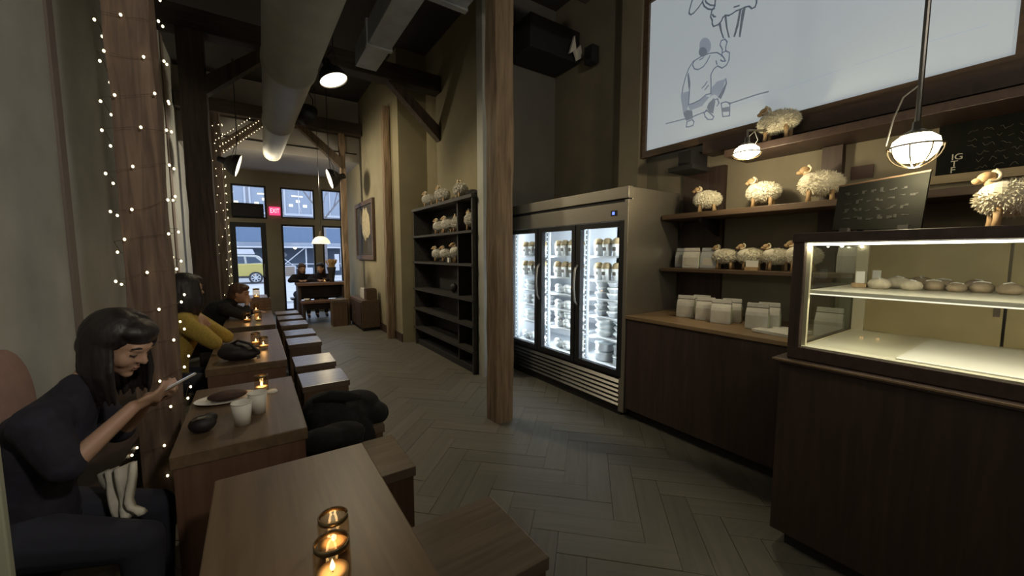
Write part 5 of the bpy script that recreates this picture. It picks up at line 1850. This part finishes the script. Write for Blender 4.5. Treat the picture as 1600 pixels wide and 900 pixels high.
MB().box(0.70, 1.80, 10.3, 10.65, .42, .46).build('seat', 'dark_wood', wbk)
for xx in (.76, 1.70):
    MB().box(xx, xx + .04, 10.33, 10.62, 0, .42).build('leg', 'dark_wood', wbk)

# ================================================================== STREET OUTSIDE
M['asphalt'] = plain('pale street paving', (0.34, 0.34, 0.355), 0.9, var=.08, scale=2)
M['kerb'] = plain('kerb stone', (0.5, 0.5, 0.5), 0.9)
M['facade'] = plain('pale stone facade', (0.27, 0.27, 0.295), 0.85, var=.05, scale=1)
M['facade_trim'] = plain('white window surround', (0.40, 0.41, 0.44), 0.7)
M['facade_glass'] = plain('dark window glass', (0.20, 0.23, 0.28), 0.1)
M['hoarding'] = plain('blue painted hoarding', (0.10, 0.145, 0.22), 0.8)
M['hoarding_dark'] = plain('dark blue hoarding', (0.11, 0.14, 0.19), 0.8)
M['scaffold'] = plain('white scaffold pole', (0.42, 0.43, 0.46), 0.6)
M['taxi'] = plain('taxi yellow paint', (0.36, 0.30, 0.08), 0.35)
M['taxi_roof'] = plain('pale taxi paint', (0.38, 0.38, 0.36), 0.35)
M['car_glass'] = plain('car window', (0.06, 0.08, 0.11), 0.1)
M['tyre'] = plain('tyre rubber', (0.03, 0.03, 0.035), 0.85)
M['rim'] = plain('wheel rim', (0.5, 0.52, 0.55), 0.4, .6)
M['bark'] = plain('grey bark', (0.15, 0.14, 0.15), 0.9, var=.2, scale=8)
M['lit_win'] = glow('lit office ceiling', (1, .92, .72), .9, sample=False)

struct(MB().box(-40, 50, 11.5, 36.5, -0.35, -0.12).build('ground_street', 'asphalt'))
struct(MB().box(-40, 50, 29.2, 29.5, -0.12, -0.0).build('trim_4', 'kerb'))
struct(MB().box(-40, 50, 14.6, 14.8, -0.12, -0.04).build('trim_5', 'kerb'))

tx = thing('taxi', 'yellow estate taxi parked across the street beyond the glass door', 'car', (-1.6, 26, -.12))
ty0, ty1 = 25.2, 26.9
bd = MB()
bd.prism([(-4.05, .28), (-4.02, .70), (-3.7, .86), (-2.75, .94), (.35, .98), (.62, .90), (.66, .30)], 'y', ty0, ty1)
bd.build('body', 'taxi', tx, bevel=.05)
MB().prism([(-2.85, .94), (-2.15, 1.42), (-1.9, 1.48), (.05, 1.46), (.30, 1.38), (.60, .96)], 'y', ty0 + .08, ty1 - .08).build('cabin', 'taxi_roof', tx, bevel=.03)
for pg in ([(-2.0, 1.0), (-1.95, 1.36), (-1.15, 1.38), (-1.15, 1.0)], [(-1.05, 1.0), (-1.05, 1.38), (-.42, 1.37), (-.38, 1.0)], [(-.28, 1.0), (-.32, 1.36), (.10, 1.33), (.40, 1.03)]):
    MB().prism(pg, 'y', ty0 + .065, ty0 + .09).build('window', 'car_glass', tx)
for wx in (-3.1, .08):
    for yy in (ty0 - .01, ty1 - .19):
        w = MB().cyl((wx, yy, .21), (wx, yy + .2, .21), .33, n=28).build('wheel', 'tyre', tx)
        r_ = MB()
        r_.cyl((wx, yy - .012, .21), (wx, yy + .0, .21), .07, n=14)
        for k in range(7):
            a = k * 2 * PI / 7
            r_.box(wx - .03, wx + .03, yy - .012, yy, .27, .43, Matrix.Rotation(a, 3, 'Y'), (wx, yy, .21))
        r_.tube([(wx + .22 * math.cos(i * PI / 12), yy - .006, .21 + .22 * math.sin(i * PI / 12)) for i in range(24)], .014, 6, closed=True)
        r_.build('rim', 'rim', w)
MB().box(-4.08, .70, ty0 + .02, ty1 - .02, .20, .34).build('bumper', 'tyre', tx, bevel=.03)
MB().box(.60, .68, ty0 + .1, ty0 + .3, .72, .88).build('tail_light', plain('tail light', (.35, .02, .02), .3), tx)
MB().prism([(-.85, 1.50), (-.75, 1.78), (.0, 1.78), (.1, 1.50)], 'y', 25.8, 26.2).build('roof_sign', 'scaffold', tx)

sh = thing('sidewalk_shed', 'blue and white scaffold shed across the street', 'scaffold', (2, 31, -.12))
MB().box(-9, 12, 30.6, 30.7, 2.32, 3.34).build('parapet', 'hoarding', sh)
MB().box(-9, 12, 30.55, 30.75, 2.06, 2.30).build('deck_beam', 'facade_glass', sh)
MB().box(-9, 12, 30.5, 30.7, 1.92, 2.04).build('fascia', 'scaffold', sh)
MB().box(-9, 12, 33.0, 33.1, -.12, 2.1).build('back_hoarding', 'hoarding_dark', sh)
MB().box(-9, 12, 30.7, 33.0, 2.14, 2.24).build('deck', 'hoarding', sh)
for xx in (-6.2, -3.8, -1.4, .85, 3.12, 5.5, 7.9, 10.3):
    MB().cyl((xx, 30.7, -.12), (xx, 30.7, 2.06), .05, n=10).build('upright', 'scaffold', sh)
for zz in (.80,):
    MB().cyl((-9, 30.66, zz), (12, 30.66, zz), .035, n=8).build('rail', 'scaffold', sh)
for a, b in ((.85, 3.12), (3.12, .85), (5.5, 7.9), (-3.8, -1.4)):
    MB().cyl((a, 30.62, -.05), (b, 30.62, 2.0), .035, n=8).build('brace', 'scaffold', sh)
o = thing('notice_board', 'white framed brown notice board leaning under the scaffold', 'board', (2.0, 30.4, -.1))
MB().box(1.72, 2.42, 30.36, 30.40, -.08, .72).build('frame', 'scaffold', o)
MB().box(1.80, 2.34, 30.345, 30.36, 0, .64).build('panel', plain('brown ply', (.2, .16, .13), .8), o)
rot = Matrix.Rotation(R(45), 3, 'Y')
o = MB().box(1.70, 2.06, 32.94, 32.98, 1.26, 1.62, rot).build('diamond_sign', 'scaffold')
tag(o, 'pale diamond sign on the hoarding under the scaffold', 'sign')
for k, (x0, x1, z0, z1) in enumerate(((5.35, 5.85, .55, 2.0), (3.0, 3.5, -.1, .55), (4.95, 5.25, .3, 1.5))):
    o = MB().box(x0, x1, 30.59, 30.63, z0, z1).build('notice', 'scaffold')
    tag(o, ['tall white notice sheet on the scaffold seen through the rightmost window', 'low white notice sheet on the scaffold beside the notice board', 'narrow white notice sheet beside the tall one on the scaffold'][k], 'notice')

bl = thing('building', 'pale office building with large windows behind the scaffold', 'building', (3, 36.3, 0))
MB().box(-14, 18, 36.0, 37.0, 3.0, 8.2).build('wall', 'facade', bl)
MB().box(-14, 18, 36.0, 37.0, -.12, 3.0).build('ground_floor', 'hoarding_dark', bl)
for i in range(-5, 8):
    for j in range(1):
        x, z = i * 2.3 + 1.0, 4.75 + j * 3.6
        f = MB()
        f.box(x - 1.05, x + 1.05, 35.88, 36.0, z - .18, z).box(x - 1.05, x - .93, 35.9, 36.0, z, z + 2.3).box(x + .93, x + 1.05, 35.9, 36.0, z, z + 2.3).box(x - .93, x + .93, 35.9, 36.0, z + 2.2, z + 2.3).box(x - .04, x + .04, 35.92, 36.0, z, z + 2.2)
        w = f.build('window', 'facade_trim', bl)
        MB().box(x - .93, x + .93, 35.97, 35.99, z, z + 2.2).build('pane', 'facade_glass', w)
        if j == 0 and i in (0, 1, -1):
            g = MB()
            for q in range(3):
                g.box(x - .7 + q * .5, x - .42 + q * .5, 35.955, 35.97, z + .55 + .35 * (q % 2), z + .75 + .35 * (q % 2))
            g.box(x - .5, x + .3, 35.955, 35.97, z + 1.35, z + 1.45)
            g.build('ceiling_light', 'lit_win', w)


def tree(x, y, h, seed, label):
    random.seed(seed)
    m = MB()
    m.tube([(x, y, -.12), (x + .03, y, h * .3), (x - .03, y, h * .48)], [.13, .10, .085], 8)

    def br(p, d, L, r, n):
        q = p + d * L
        mid = p.lerp(q, .5) + Vector((random.uniform(-.08, .08), random.uniform(-.08, .08), 0))
        m.tube([p, mid, q], [r, r * .8, r * .6], 5)
        if n:
            for k in range(3 if n > 1 else 4):
                dd = (d + Vector((random.uniform(-.7, .7), random.uniform(-.5, .5), random.uniform(-.15, .4)))).normalized()
                br(q if k < 2 else mid, dd, L * random.uniform(.6, .8), r * .55, n - 1)
    for a in range(4):
        t_ = a * PI / 2 + random.uniform(-.4, .4)
        br(Vector((x, y, h * (.42 + .02 * a))), Vector((.55 * math.cos(t_), .55 * math.sin(t_), .75)).normalized(), h * .22, .05, 4)
    t = thing('bare_tree', label, 'tree', (x, y, -.12))
    m.build('branches', 'bark', t)


tree(2.95, 21.0, 7.5, 3, 'bare street tree seen through the upper right windows')
tree(-3.6, 16.0, 8.0, 6, 'bare street tree seen through the window over the door')
